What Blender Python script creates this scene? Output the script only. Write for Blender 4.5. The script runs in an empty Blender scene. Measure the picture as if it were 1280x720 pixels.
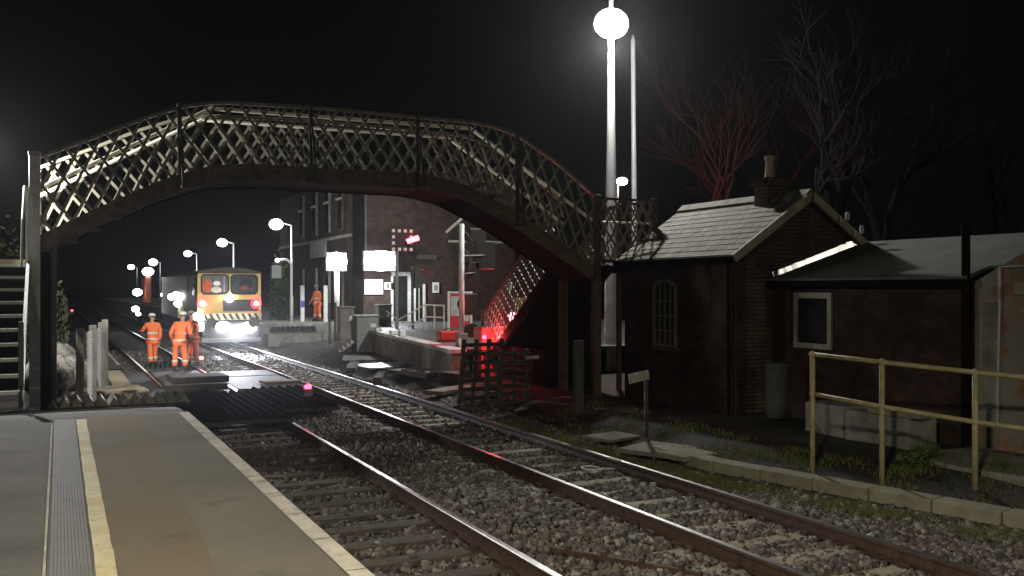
import bpy, bmesh, math, random
import numpy as np
from mathutils import Vector, Matrix
R = math.radians
rnd = random.Random(7)
sc = bpy.context.scene
col = sc.collection

# ------------------------------------------------------------------ camera, world, light, exposure
F, TH, CH = 1200.0, R(25.25), 2.51          # focal length in photo pixels, yaw right of the track, height over the rails
cam_d = bpy.data.cameras.new('camera'); cam = bpy.data.objects.new('camera', cam_d); col.objects.link(cam)
cam.location = (0, 0, CH); cam.rotation_euler = (R(90), 0, -TH)
cam_d.sensor_width = 36; cam_d.lens = 36*F/1280; cam_d.clip_start = .05; cam_d.clip_end = 2000
sc.camera = cam
w = bpy.data.worlds.new('World'); sc.world = w; w.use_nodes = True
bg = w.node_tree.nodes['Background']
bg.inputs[0].default_value = (.92, .95, 1.0, 1); bg.inputs[1].default_value = .0018
sc.view_settings.view_transform = 'Standard'; sc.view_settings.look = 'None'
sc.view_settings.exposure = 0; sc.view_settings.gamma = 1
sc.cycles.use_denoising = True
sc.cycles.max_bounces = 5; sc.cycles.diffuse_bounces = 3; sc.cycles.glossy_bounces = 3
sc.cycles.transparent_max_bounces = 6; sc.cycles.sample_clamp_indirect = 3
sc.cycles.caustics_reflective = False; sc.cycles.caustics_refractive = False

CT, ST = math.cos(TH), math.sin(TH)
def at(px, py, z):
    """world point at height z seen near this place of the photograph (used once, to survey the site)"""
    d = (CH-z)*F/(py-360); r = (px-640)*d/F
    return Vector((r*CT+d*ST, -r*ST+d*CT, z))
def atd(px, py, d):
    r = (px-640)*d/F
    return Vector((r*CT+d*ST, -r*ST+d*CT, CH+(360-py)*d/F))

# ------------------------------------------------------------------ materials
MATS = {}
def mat(name, c, rough=.8, var=.25, scale=6., bump=0., metal=0., bscale=None, spec=None, c2=None, emit=None, estr=0, detail=6, alpha=None, patch=None):
    if name in MATS: return MATS[name]
    m = bpy.data.materials.new(name); m.use_nodes = True; nt = m.node_tree; b = nt.nodes['Principled BSDF']
    b.inputs['Roughness'].default_value = rough; b.inputs['Metallic'].default_value = metal
    if spec is not None: b.inputs['Specular IOR Level'].default_value = spec
    tc = nt.nodes.new('ShaderNodeTexCoord')
    n = nt.nodes.new('ShaderNodeTexNoise'); n.inputs['Scale'].default_value = scale; n.inputs['Detail'].default_value = detail
    n.inputs['Roughness'].default_value = .65
    nt.links.new(tc.outputs['Object'], n.inputs['Vector'])
    cr = nt.nodes.new('ShaderNodeValToRGB')
    lo = [max(0, x*(1-var)) for x in c]; hi = list(c2) if c2 else [min(1, x*(1+var)) for x in c]
    cr.color_ramp.elements[0].position = .32; cr.color_ramp.elements[1].position = .68
    cr.color_ramp.elements[0].color = (*lo, 1); cr.color_ramp.elements[1].color = (*hi, 1)
    nt.links.new(n.outputs['Fac'], cr.inputs['Fac']); out = cr.outputs['Color']
    for pc, psc, p0, p1, amt in (patch or ()):
        n4 = nt.nodes.new('ShaderNodeTexNoise'); n4.inputs['Scale'].default_value = psc; n4.inputs['Detail'].default_value = 9; n4.inputs['Roughness'].default_value = .7
        nt.links.new(tc.outputs['Object'], n4.inputs['Vector']); mr = nt.nodes.new('ShaderNodeMapRange'); mr.inputs['From Min'].default_value = p0; mr.inputs['From Max'].default_value = p1; mr.inputs['To Max'].default_value = amt
        nt.links.new(n4.outputs['Fac'], mr.inputs['Value']); mm = nt.nodes.new('ShaderNodeMixRGB'); mm.inputs['Color2'].default_value = (*pc, 1)
        nt.links.new(mr.outputs[0], mm.inputs['Fac']); nt.links.new(out, mm.inputs['Color1']); out = mm.outputs[0]
    nt.links.new(out, b.inputs['Base Color'])
    if bump:
        n2 = nt.nodes.new('ShaderNodeTexNoise'); n2.inputs['Scale'].default_value = bscale or scale*5; n2.inputs['Detail'].default_value = 5
        nt.links.new(tc.outputs['Object'], n2.inputs['Vector'])
        bp = nt.nodes.new('ShaderNodeBump'); bp.inputs['Strength'].default_value = bump; bp.inputs['Distance'].default_value = .02
        nt.links.new(n2.outputs['Fac'], bp.inputs['Height']); nt.links.new(bp.outputs['Normal'], b.inputs['Normal'])
    if emit:
        b.inputs['Emission Color'].default_value = (*emit, 1); b.inputs['Emission Strength'].default_value = estr
        m.cycles.emission_sampling = 'NONE'
    if alpha is not None: b.inputs['Alpha'].default_value = alpha
    MATS[name] = m; return m

def brick_mat(name, c1, c2, mortar, axes='YZ', scale=1., patch=None, rough=.9):
    if name in MATS: return MATS[name]
    m = bpy.data.materials.new(name); m.use_nodes = True; nt = m.node_tree; b = nt.nodes['Principled BSDF']
    b.inputs['Roughness'].default_value = rough; b.inputs['Specular IOR Level'].default_value = .12
    tc = nt.nodes.new('ShaderNodeTexCoord'); sp = nt.nodes.new('ShaderNodeSeparateXYZ'); cb = nt.nodes.new('ShaderNodeCombineXYZ')
    nt.links.new(tc.outputs['Object'], sp.inputs[0]); nt.links.new(sp.outputs[axes[0]], cb.inputs['X']); nt.links.new(sp.outputs[axes[1]], cb.inputs['Y'])
    br = nt.nodes.new('ShaderNodeTexBrick'); br.inputs['Scale'].default_value = scale
    br.inputs['Brick Width'].default_value = .225; br.inputs['Row Height'].default_value = .075; br.inputs['Mortar Size'].default_value = .008
    br.inputs['Color1'].default_value = (*c1, 1); br.inputs['Color2'].default_value = (*c2, 1); br.inputs['Mortar'].default_value = (*mortar, 1)
    nt.links.new(cb.outputs[0], br.inputs['Vector'])
    n = nt.nodes.new('ShaderNodeTexNoise'); n.inputs['Scale'].default_value = 2.2; n.inputs['Detail'].default_value = 8; n.inputs['Roughness'].default_value = .7
    nt.links.new(tc.outputs['Object'], n.inputs['Vector'])
    mr = nt.nodes.new('ShaderNodeMapRange'); mr.inputs['From Min'].default_value = .35; mr.inputs['From Max'].default_value = .65
    mr.inputs['To Min'].default_value = .55; mr.inputs['To Max'].default_value = 1.25
    nt.links.new(n.outputs['Fac'], mr.inputs['Value'])
    mx = nt.nodes.new('ShaderNodeVectorMath'); mx.operation = 'SCALE'
    nt.links.new(br.outputs['Color'], mx.inputs[0]); nt.links.new(mr.outputs[0], mx.inputs['Scale'])
    out = mx.outputs[0]
    if patch:
        n3 = nt.nodes.new('ShaderNodeTexNoise'); n3.inputs['Scale'].default_value = 1.5; n3.inputs['Detail'].default_value = 10; n3.inputs['Roughness'].default_value = .75
        nt.links.new(tc.outputs['Object'], n3.inputs['Vector'])
        c3 = nt.nodes.new('ShaderNodeValToRGB'); c3.color_ramp.elements[0].position = .47; c3.color_ramp.elements[1].position = .52
        nt.links.new(n3.outputs['Fac'], c3.inputs['Fac'])
        mm = nt.nodes.new('ShaderNodeMixRGB'); mm.inputs['Color2'].default_value = (*patch, 1)
        nt.links.new(c3.outputs['Color'], mm.inputs['Fac']); nt.links.new(out, mm.inputs['Color1']); out = mm.outputs[0]
    nt.links.new(out, b.inputs['Base Color'])
    bp = nt.nodes.new('ShaderNodeBump'); bp.inputs['Strength'].default_value = .6; bp.inputs['Distance'].default_value = .01
    iv = nt.nodes.new('ShaderNodeMath'); iv.operation = 'SUBTRACT'; iv.inputs[0].default_value = 1
    nt.links.new(br.outputs['Fac'], iv.inputs[1]); nt.links.new(iv.outputs[0], bp.inputs['Height']); nt.links.new(bp.outputs['Normal'], b.inputs['Normal'])
    MATS[name] = m; return m

def emis(name, c, s):
    if name in MATS: return MATS[name]
    m = bpy.data.materials.new(name); m.use_nodes = True; nt = m.node_tree; nt.nodes.clear()
    e = nt.nodes.new('ShaderNodeEmission'); o = nt.nodes.new('ShaderNodeOutputMaterial')
    e.inputs[0].default_value = (*c, 1); e.inputs[1].default_value = s; nt.links.new(e.outputs[0], o.inputs[0])
    m.cycles.emission_sampling = 'NONE'; MATS[name] = m; return m

M = dict(
    asphalt=mat('asphalt', (.125, .12, .11), .85, .32, 1.1, .5, bscale=70, patch=[((.09, .085, .075), 3.1, .55, .64, .5), ((.26, .25, .22), 42, .60, .72, .6)]),
    worn=mat('worn_asphalt', (.20, .148, .08), .85, .15, .55, .5, bscale=60, c2=(.175, .155, .11), detail=9, patch=[((.10, .085, .06), 2.3, .56, .66, .55), ((.29, .26, .20), 38, .60, .72, .6), ((.06, .055, .045), 55, .62, .70, .6)]),
    tactile=mat('grey_strip', (.15, .15, .155), .7, .15, 3, .1),
    yellow=mat('yellow_paint', (.66, .54, .26), .7, .15, 3, .15, c2=(.74, .68, .48), patch=[((.30, .25, .14), 16, .56, .66, .8)]),
    cream=mat('cream_paint', (.64, .60, .52), .7, .2, 5, .15, patch=[((.36, .24, .15), 4, .54, .66, .8), ((.2, .17, .13), 18, .58, .68, .7)]),
    white=mat('white_paint', (.75, .75, .72), .6, .12, 4, .05),
    dirtywhite=mat('dirty_white', (.42, .40, .33), .75, .3, 5, .2),
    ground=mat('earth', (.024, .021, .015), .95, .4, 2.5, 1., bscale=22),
    bedding=mat('ballast_bed', (.07, .062, .055), .95, .5, 14, 1., bscale=40),
    concrete=mat('concrete', (.27, .26, .225), .85, .3, 2.5, .4, bscale=30, patch=[((.12, .115, .085), 1.6, .5, .66, .75), ((.08, .075, .06), 9, .58, .68, .6)]),
    mossy=mat('mossy_concrete', (.30, .28, .23), .9, .35, 3.5, .5, c2=(.33, .32, .22), bscale=25),
    slab=mat('old_slab', (.20, .17, .14), .9, .3, 3, .4, bscale=20),
    oldwood=mat('dark_sleeper_wood', (.085, .07, .052), .9, .35, 6, .7, bscale=25),
    sleeper=mat('concrete_sleeper', (.36, .33, .25), .88, .35, 5, .4, bscale=25),
    rust=mat('rusty_steel', (.085, .05, .035), .75, .35, 9, .4, metal=.3),
    shine=mat('rail_top', (.72, .70, .68), .28, .2, 5, .05, metal=1.),
    iron=mat('dark_iron', (.07, .068, .06), .55, .3, 5, .3),
    lattice=mat('olive_grey_paint', (.25, .235, .18), .5, .25, 5, .2),
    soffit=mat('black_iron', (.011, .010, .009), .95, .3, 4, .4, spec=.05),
    grimy=mat('grimy_paint', (.17, .14, .09), .7, .5, 5, .4),
    handrail=mat('handrail_paint', (.85, .83, .70), .4, .15, 6, .05),
    postgrey=mat('post_grey', (.60, .61, .58), .55, .2, 5, .1),
    timberpost=mat('brown_timber_post', (.15, .095, .065), .8, .3, 5, .3),
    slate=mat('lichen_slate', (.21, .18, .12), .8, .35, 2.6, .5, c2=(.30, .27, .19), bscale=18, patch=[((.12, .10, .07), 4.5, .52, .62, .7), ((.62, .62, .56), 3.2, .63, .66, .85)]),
    felt=mat('roof_felt', (.15, .16, .14), .9, .2, 3, .3),
    barge=mat('bargeboard', (.40, .38, .26), .7, .3, 4, .2),
    lead=mat('bright_flashing', (.95, .95, .93), .24, .04, 14, .06, metal=1.),
    glass=mat('dark_glass', (.02, .022, .02), .12, .2, 3, 0),
    galv=mat('galvanised', (.55, .55, .54), .45, .12, 6, .1, metal=.25),
    lamphead=mat('lamp_housing', (.3, .3, .3), .5, .1, 5, 0),
    boxgrey=mat('cabinet_grey', (.28, .29, .28), .6, .15, 4, .05),
    black=mat('black_rubber', (.022, .022, .022), .7, .3, 8, .3),
    trainyellow=mat('train_yellow', (.68, .52, .18), .45, .12, 3, .05),
    trainside=mat('train_side', (.035, .03, .027), .6, .3, 2, .1),
    roofgrey=mat('train_roof', (.06, .048, .038), .6, .3, 3, .1),
    cabglass=mat('cab_window_interior', (.16, .17, .17), .3, .4, 8, 0),
    orange=mat('hi_vis_orange', (.95, .21, .06), .7, .1, 14, .3, bscale=22),
    tape=mat('reflective_tape', (.75, .72, .6), .4, .05, 8, 0),
    skin=mat('skin', (.45, .27, .19), .6, .1, 6, 0),
    boot=mat('boot', (.03, .026, .022), .6, .2, 6, .1),
    helmet=mat('helmet', (.8, .8, .78), .35, .04, 6, 0),
    bluehelmet=mat('navy_cloth', (.035, .045, .10), .6, .2, 6, 0),
    bark=mat('bark', (.005, .0035, .003), .9, .3, 5, .5),
    leaf=mat('leaf_green', (.06, .085, .025), .7, .4, 4, 0),
    leaf2=mat('weed_green', (.07, .12, .025), .7, .4, 9, 0),
    redplastic=mat('red_plastic', (.55, .03, .03), .5, .15, 5, 0),
    plank=mat('pale_plank', (.36, .30, .20), .85, .25, 5, .3),
    sheet=mat('wet_sheet', (.40, .39, .37), .3, .35, 3, .3),
    road=mat('road', (.10, .10, .10), .55, .3, 3, .3, bscale=40),
    pot=mat('chimney_pot_clay', (.50, .40, .32), .8, .15, 6, .1),
    sack=mat('white_sack', (.30, .285, .25), .85, .4, 5, .8, bscale=9, patch=[((.07, .065, .05), 6, .48, .58, .85)]),
)
BR = dict(
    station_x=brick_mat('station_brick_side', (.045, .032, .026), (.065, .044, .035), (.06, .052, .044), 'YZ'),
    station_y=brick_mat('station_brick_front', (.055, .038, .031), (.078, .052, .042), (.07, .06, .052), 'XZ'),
    hut_x=brick_mat('hut_brick_side', (.055, .042, .034), (.075, .055, .045), (.035, .03, .027), 'YZ'),  # darker than the gable brick, the side wall's shade put into the colour
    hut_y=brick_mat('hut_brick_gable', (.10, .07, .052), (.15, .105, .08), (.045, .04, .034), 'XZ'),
    annex_x=brick_mat('annex_brick', (.055, .034, .026), (.075, .046, .035), (.05, .04, .033), 'YZ'),
    worn_x=brick_mat('crumbling_brick', (.38, .19, .12), (.5, .3, .2), (.34, .3, .26), 'YZ', patch=(.30, .30, .27)),
    plat=brick_mat('platform_brick', (.10, .065, .05), (.14, .09, .07), (.11, .10, .085), 'YZ'),
)

# ------------------------------------------------------------------ mesh helpers
class MB:
    def __init__(s): s.v = []; s.f = []; s.m = []
    def add(s, vs, fs, mi=0):
        o = len(s.v); s.v += [tuple(v) for v in vs]; s.f += [tuple(i+o for i in f) for f in fs]; s.m += [mi]*len(fs); return s
    def box(s, c, d, rz=0, rx=0, ry=0, mi=0):
        mtx = Matrix.Translation(c) @ Matrix.Rotation(rz, 4, 'Z') @ Matrix.Rotation(rx, 4, 'X') @ Matrix.Rotation(ry, 4, 'Y')
        h = [x/2 for x in d]
        vs = [mtx @ Vector((x*h[0], y*h[1], z*h[2])) for x in (-1, 1) for y in (-1, 1) for z in (-1, 1)]
        return s.add(vs, [(0, 1, 3, 2), (4, 6, 7, 5), (0, 4, 5, 1), (2, 3, 7, 6), (0, 2, 6, 4), (1, 5, 7, 3)], mi)
    def bb(s, x0, x1, y0, y1, z0, z1, mi=0):
        return s.box(((x0+x1)/2, (y0+y1)/2, (z0+z1)/2), (x1-x0, y1-y0, z1-z0), mi=mi)
    def bar(s, a, b, wd, th, up=(0, 1, 0), mi=0):
        """flat bar from a to b, th measured along up, wd across"""
        a, b = Vector(a), Vector(b); t = (b-a).normalized(); u = Vector(up); u = (u-t*u.dot(t)).normalized(); n = t.cross(u)
        vs = []
        for p in (a, b):
            for i, j in ((-1, -1), (1, -1), (1, 1), (-1, 1)): vs.append(p+n*(i*wd/2)+u*(j*th/2))
        return s.add(vs, [(0, 1, 2, 3), (7, 6, 5, 4), (0, 4, 5, 1), (1, 5, 6, 2), (2, 6, 7, 3), (3, 7, 4, 0)], mi)
    def tube(s, pts, r, n=10, cap=True, mi=0):
        pts = [Vector(p) for p in pts]; rs = r if isinstance(r, (list, tuple)) else [r]*len(pts)
        vs = []; fs = []; prev = None
        for i, p in enumerate(pts):
            t = (pts[min(i+1, len(pts)-1)]-pts[max(i-1, 0)]).normalized()
            if prev is None:
                a = Vector((0, 0, 1)) if abs(t.z) < .9 else Vector((1, 0, 0)); u = t.cross(a).normalized()
            else: u = (prev-t*prev.dot(t)).normalized()
            prev = u; v = t.cross(u)
            for k in range(n):
                an = 2*math.pi*k/n; vs.append(p+(u*math.cos(an)+v*math.sin(an))*rs[i])
        for i in range(len(pts)-1):
            for k in range(n): fs.append((i*n+k, i*n+(k+1) % n, (i+1)*n+(k+1) % n, (i+1)*n+k))
        if cap: fs.append(tuple(range(n-1, -1, -1))); fs.append(tuple((len(pts)-1)*n+k for k in range(n)))
        return s.add(vs, fs, mi)
    def prism(s, poly, a0, a1, ax='Y', mi=0):
        """closed polygon in the two other axes, extruded along ax"""
        def P(p, a):
            return {'Y': (p[0], a, p[1]), 'X': (a, p[0], p[1]), 'Z': (p[0], p[1], a)}[ax]
        n = len(poly); vs = [P(p, a0) for p in poly]+[P(p, a1) for p in poly]
        fs = [tuple(range(n)), tuple(range(2*n-1, n-1, -1))]+[(i, i+n, (i+1) % n+n, (i+1) % n) for i in range(n)]
        return s.add(vs, fs, mi)
    def sphere(s, c, r, seg=16, rings=10, sc_=(1, 1, 1), mi=0):
        vs = [(c[0], c[1], c[2]-r*sc_[2])]; fs = []
        for i in range(1, rings):
            ph = -math.pi/2+math.pi*i/rings
            for k in range(seg):
                a = 2*math.pi*k/seg; vs.append((c[0]+r*sc_[0]*math.cos(ph)*math.cos(a), c[1]+r*sc_[1]*math.cos(ph)*math.sin(a), c[2]+r*sc_[2]*math.sin(ph)))
        vs.append((c[0], c[1], c[2]+r*sc_[2])); T = len(vs)-1
        for k in range(seg):
            fs.append((0, 1+(k+1) % seg, 1+k)); fs.append((T, T-seg+k, T-seg+(k+1) % seg))
        for i in range(rings-2):
            for k in range(seg): fs.append((1+i*seg+k, 1+i*seg+(k+1) % seg, 1+(i+1)*seg+(k+1) % seg, 1+(i+1)*seg+k))
        return s.add(vs, fs, mi)
    def build(s, name, m, parent=None, smooth=False, bevel=0):
        me = bpy.data.meshes.new(name); me.from_pydata(s.v, [], s.f)
        ms = m if isinstance(m, (list, tuple)) else [m]
        for x in ms: me.materials.append(x)
        if len(ms) > 1: me.polygons.foreach_set('material_index', s.m)
        bm = bmesh.new(); bm.from_mesh(me); bmesh.ops.recalc_face_normals(bm, faces=bm.faces)
        if bevel:
            bmesh.ops.remove_doubles(bm, verts=bm.verts, dist=1e-5)
            bmesh.ops.bevel(bm, geom=[e for e in bm.edges if len(e.link_faces) == 2 and e.calc_face_angle(0) > .5], offset=bevel, segments=2, affect='EDGES', profile=.5, clamp_overlap=True)
        bm.to_mesh(me); bm.free()
        if smooth: me.polygons.foreach_set('use_smooth', [True]*len(me.polygons))
        o = bpy.data.objects.new(name, me); col.objects.link(o)
        if parent: o.parent = parent; o.location = -Vector(parent['_o']) if '_o' in parent else (0, 0, 0)
        return o
def tag(o, label=None, cat=None, group=None, kind=None):
    if label: o['label'] = label
    if cat: o['category'] = cat
    if group: o['group'] = group
    if kind: o['kind'] = kind
    return o
def thing(name, label, cat, loc=(0, 0, 0), group=None, rz=0):
    """an Empty at the thing's base; its parts are built in local coordinates"""
    o = bpy.data.objects.new(name, None); col.objects.link(o); o.location = loc; o.rotation_euler.z = rz; o.empty_display_size = .2
    return tag(o, label, cat, group)
def copy_tree(o, parent=None):
    c = o.copy(); col.objects.link(c); c.parent = parent
    for ch in o.children: copy_tree(ch, c)
    return c
def struct(o): o['kind'] = 'structure'; return o
def light(parent, loc, e, c=(1, 1, 1), r=.1, kind='POINT', name='lamp_light', rot=None, spot=None, blend=.5):
    l = bpy.data.lights.new(name, kind); l.energy = e; l.color = c; l.shadow_soft_size = r
    if kind == 'SPOT': l.spot_size = R(spot); l.spot_blend = blend
    o = bpy.data.objects.new(name, l); col.objects.link(o); o.location = loc
    if rot: o.rotation_euler = rot
    o.parent = parent; return o
def aim(frm, to): return (Vector(to)-Vector(frm)).to_track_quat('-Z', 'Y').to_euler()

COOL = (.93, .97, 1.0); NEUT = (1, .985, .93)
LENS = emis('lit_lens', (.95, .98, 1.0), 22); LENSSOFT = emis('lit_lens_far', (.93, .97, 1.0), 9)
REDL = emis('red_lens', (1, .03, .06), 14); REDHOT = emis('red_lens_hot', (1, .28, .34), 7)

# ------------------------------------------------------------------ track alignment
def shift(Y): return -1.1*(max(0, Y-40)/100)**2-.12*max(0, min(1, (Y-30)/25))
X_RAILS = (2.37, 3.94, 5.91, 7.39)
def edgeR(Y): return 8.17+(11.0-Y)*.257 if Y < 11 else 8.17+(Y-11)*.03      # concrete edging on the far side

# ------------------------------------------------------------------ ground
def sstep(a, b, x): t = max(0, min(1, (x-a)/(b-a))); return t*t*(3-2*t)
def gz(x, y):
    z = -.24
    e = edgeR(y) if y > 2 else 10.5
    if y < 23:
        z += (.10+.24-.1)*sstep(e-.15, e+.1, x)+.2*sstep(e+.1, e+1.4, x)*(1-sstep(15, 20, y)*.4)
    else: z += .30*sstep(8.3, 9.4, x)
    if x < 1.9:
        k = sstep(1.9, 1.2, x)
        z += k*((.68-.30*sstep(13.2, 22, y)) if y < 22 else .38-.2*sstep(22, 26, y))
    n = math.sin(x*2.3+y*1.1)*math.sin(y*1.7-x*.6)*.025
    return z+n
def axis(segs):
    out = []
    for a, b, st in segs: out += list(np.arange(a, b, st))
    return out
xs = axis([(-600, -60, 60), (-60, -6, 6), (-6, 1, .5), (1, 2.2, .1), (2.2, 7.9, .4), (7.9, 12, .12), (12, 30, 1.5), (30, 120, 15), (120, 601, 60)])
ys = axis([(-60, 0, 10), (0, 36, .35), (36, 60, 1.5), (60, 200, 10), (200, 1201, 100)])
g = MB(); nx = len(xs)
vs = [(x, y, gz(x, y)) for y in ys for x in xs]
fs = [(j*nx+i, j*nx+i+1, (j+1)*nx+i+1, (j+1)*nx+i) for j in range(len(ys)-1) for i in range(nx-1)]
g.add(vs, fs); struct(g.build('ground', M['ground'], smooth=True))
tb = MB()
YS = list(np.arange(2, 44, 3.))+list(np.arange(44, 300, 8.))
for a, b in zip(YS[:-1], YS[1:]):
    tb.add([(1.72+shift(a), a, -.205), (8.0+shift(a), a, -.205), (8.0+shift(b), b, -.205), (1.72+shift(b), b, -.205)], [(0, 1, 2, 3)])
struct(tb.build('track_bed', M['bedding']))

# ballast stones, one mass
def stones(n, region, size, seed, name, m, label, group=None):
    r = np.random.default_rng(seed); P = region(r, n)
    n = len(P)
    base = np.array([(x, y, z) for x in (-1, 1) for y in (-1, 1) for z in (-1, 1)], float)*.5
    V = base[None]*(1+r.uniform(-.38, .38, (n, 8, 3)))
    V *= (size*np.clip(r.lognormal(-.15, .42, (n, 1, 1)), .35, 2.3))*r.uniform(.7, 1.25, (n, 1, 3))
    q = r.normal(size=(n, 4)); q /= np.linalg.norm(q, axis=1)[:, None]; a, b, c, d = q.T
    Rm = np.stack([1-2*(c*c+d*d), 2*(b*c-a*d), 2*(b*d+a*c), 2*(b*c+a*d), 1-2*(b*b+d*d), 2*(c*d-a*b), 2*(b*d-a*c), 2*(c*d+a*b), 1-2*(b*b+c*c)], 1).reshape(n, 3, 3)
    V = np.einsum('nij,nkj->nki', Rm, V)+P[:, None]
    fq = np.array([(0, 1, 3, 2), (4, 6, 7, 5), (0, 4, 5, 1), (2, 3, 7, 6), (0, 2, 6, 4), (1, 5, 7, 3)])
    Fc = (fq[None]+8*np.arange(n)[:, None, None]).reshape(-1, 4)
    me = bpy.data.meshes.new(name); me.vertices.add(n*8); me.vertices.foreach_set('co', V.ravel().astype('f'))
    me.loops.add(n*24); me.loops.foreach_set('vertex_index', Fc.ravel().astype('i'))
    me.polygons.add(n*6); me.polygons.foreach_set('loop_start', np.arange(0, n*24, 4, dtype='i')); me.polygons.foreach_set('loop_total', np.full(n*6, 4, 'i'))
    at_ = me.attributes.new('tone', 'FLOAT', 'POINT'); at_.data.foreach_set('value', np.repeat(r.uniform(0, 1, n), 8).astype('f'))
    me.update(); me.validate(); me.materials.append(m)
    o = bpy.data.objects.new(name, me); col.objects.link(o); return tag(o, label, 'ballast', kind='stuff')
bm_ = bpy.data.materials.new('ballast_stone'); bm_.use_nodes = True; nt = bm_.node_tree; b = nt.nodes['Principled BSDF']; b.inputs['Roughness'].default_value = .75
an = nt.nodes.new('ShaderNodeAttribute'); an.attribute_name = 'tone'; cr = nt.nodes.new('ShaderNodeValToRGB')
cr.color_ramp.elements[0].color = (.05, .043, .038, 1); cr.color_ramp.elements[1].color = (.42, .39, .36, 1)
for p, c in ((.35, (.10, .085, .075, 1)), (.7, (.16, .138, .122, 1)), (.93, (.25, .22, .195, 1))):
    e = cr.color_ramp.elements.new(p); e.color = c
nt.links.new(an.outputs['Fac'], cr.inputs['Fac']); nt.links.new(cr.outputs['Color'], b.inputs['Base Color'])
def reg_six(r, n):      # heaped between the two tracks and inside the farther one
    y = 5.5+(r.uniform(0, 1, n)**1.6)*39; x = r.uniform(1.75, 8.2, n)
    z = np.full(n, -.185)+r.uniform(-.02, .02, n)
    six = (x > 4.05) & (x < 5.8); z += np.where(six, .055*np.sin((x-4.05)/1.75*math.pi)*(1+.6*np.sin(y*1.3)), 0)
    left = (x < 3.9); keep = ~left | (r.uniform(0, 1, n) < .42)
    z = np.where(left, z-.015, z)
    four = (x > 6) & (x < 7.3); z += np.where(four, .012, 0)
    ph = np.abs(((y-6.0+.34) % .68)-.34); on = (x > 5.5) & (x < 7.9) & (ph < .12); keep &= ~(on & (r.uniform(0, 1, n) < np.where(y > 13, .97, .78+.2*np.sin(y*5))))
    near = np.minimum.reduce([abs(x-v) for v in X_RAILS]) > .075
    k = keep & near & ~((x < 5.8) & (y > 23.4) & (y < 31.2) & ~((x > 4.0) & (y < 24.5)))
    return np.stack([x, y, z], 1)[k]
stones(125000, reg_six, .037, 3, 'ballast', bm_, 'brown grey stone ballast between and around the running rails')
def reg_side(r, n):
    y = 6.0+(r.uniform(0, 1, n)**1.3)*16; x = np.array([edgeR(v) for v in y]); x = 7.5+(x-7.55)*r.uniform(0, 1, n)
    e = np.array([edgeR(v) for v in y]); return np.stack([x, y, -.19+.12*np.clip((x-7.6)/(e-7.6), 0, 1)+r.uniform(-.03, .02, n)], 1)
stones(26000, reg_side, .037, 4, 'shoulder_ballast', bm_, 'loose stones along the foot of the concrete edging')

# ------------------------------------------------------------------ rails and sleepers
def rail(X, Y0, Y1, name, label):
    prof = [(-.07, -.16), (.07, -.16), (.07, -.145), (.012, -.125), (.012, -.045), (.036, -.038), (.036, -.008), (.028, 0), (-.028, 0), (-.036, -.008), (-.036, -.038), (-.012, -.045), (-.012, -.125), (-.07, -.145)]
    ysr = [y for y in list(np.arange(Y0, min(Y1, 60), 4.))+list(np.arange(60, Y1, 10.)) if y <= Y1]+[Y1]
    m = MB(); n = len(prof); vs = []; fs = []
    for y in ysr: vs += [(X+shift(y)+p[0], y, p[1]) for p in prof]
    mi = []
    for i in range(len(ysr)-1):
        for k in range(n): fs.append((i*n+k, i*n+(k+1) % n, (i+1)*n+(k+1) % n, (i+1)*n+k)); mi.append(1 if k in (6, 7, 8) else 0)
    fs.append(tuple(range(n))); fs.append(tuple((len(ysr)-1)*n+k for k in range(n))); mi += [0, 0]
    m.v = vs; m.f = fs; m.m = mi
    o = m.build(name, [M['rust'], M['shine']]); return tag(o, label, 'rail', 'running rails of the two tracks')
rail(X_RAILS[0], 2, 290, 'running_rail', 'rail of the near track running just under the platform edge')
rail(X_RAILS[1], 2, 290, 'running_rail', 'rail with the long bright reflection on its head, nearest seen from the platform')
rail(X_RAILS[2], 2, 290, 'running_rail', 'rail on the platform side of the train, left one of the far track')
rail(X_RAILS[3], 2, 290, 'running_rail', 'rail nearest the hut and the yellow railing, right one of the far track')
def make_sleeper(m, L, label, group):
    t = thing('sleeper', label, 'sleeper', (0, 0, 0), group)
    MB().box((0, 0, -.22), (L, .25, .13)).build('sleeper_block', m, t, bevel=.01)
    for s in (-1, 1):
        c = MB(); c.box((s*.75, 0, -.151), (.30, .15, .018))
        for q in (-1, 1): c.box((s*.75+q*.10, 0, -.13), (.045, .11, .045))
        c.build('rail_chair', M['rust'], t, bevel=.006)
    return t
def lay(proto, Xc, Y0, Y1, st, jit):
    y = Y0; first = True
    while y < Y1:
        o = proto if first else copy_tree(proto); first = False
        o.location = (Xc+shift(y)+rnd.uniform(-jit, jit), y, rnd.uniform(-.006, .008)); o.rotation_euler.z = rnd.uniform(-.012, .012)
        y += st
lay(make_sleeper(M['oldwood'], 2.5, 'dark timber sleeper of the near track beside the platform edge', 'sleepers of the near track'), 3.19, 5.6, 20.5, .68, .03)
lay(make_sleeper(M['sleeper'], 2.5, 'pale concrete sleeper half buried in ballast on the far track', 'sleepers of the far track'), 6.65, 6.0, 46, .68, .02)

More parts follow.
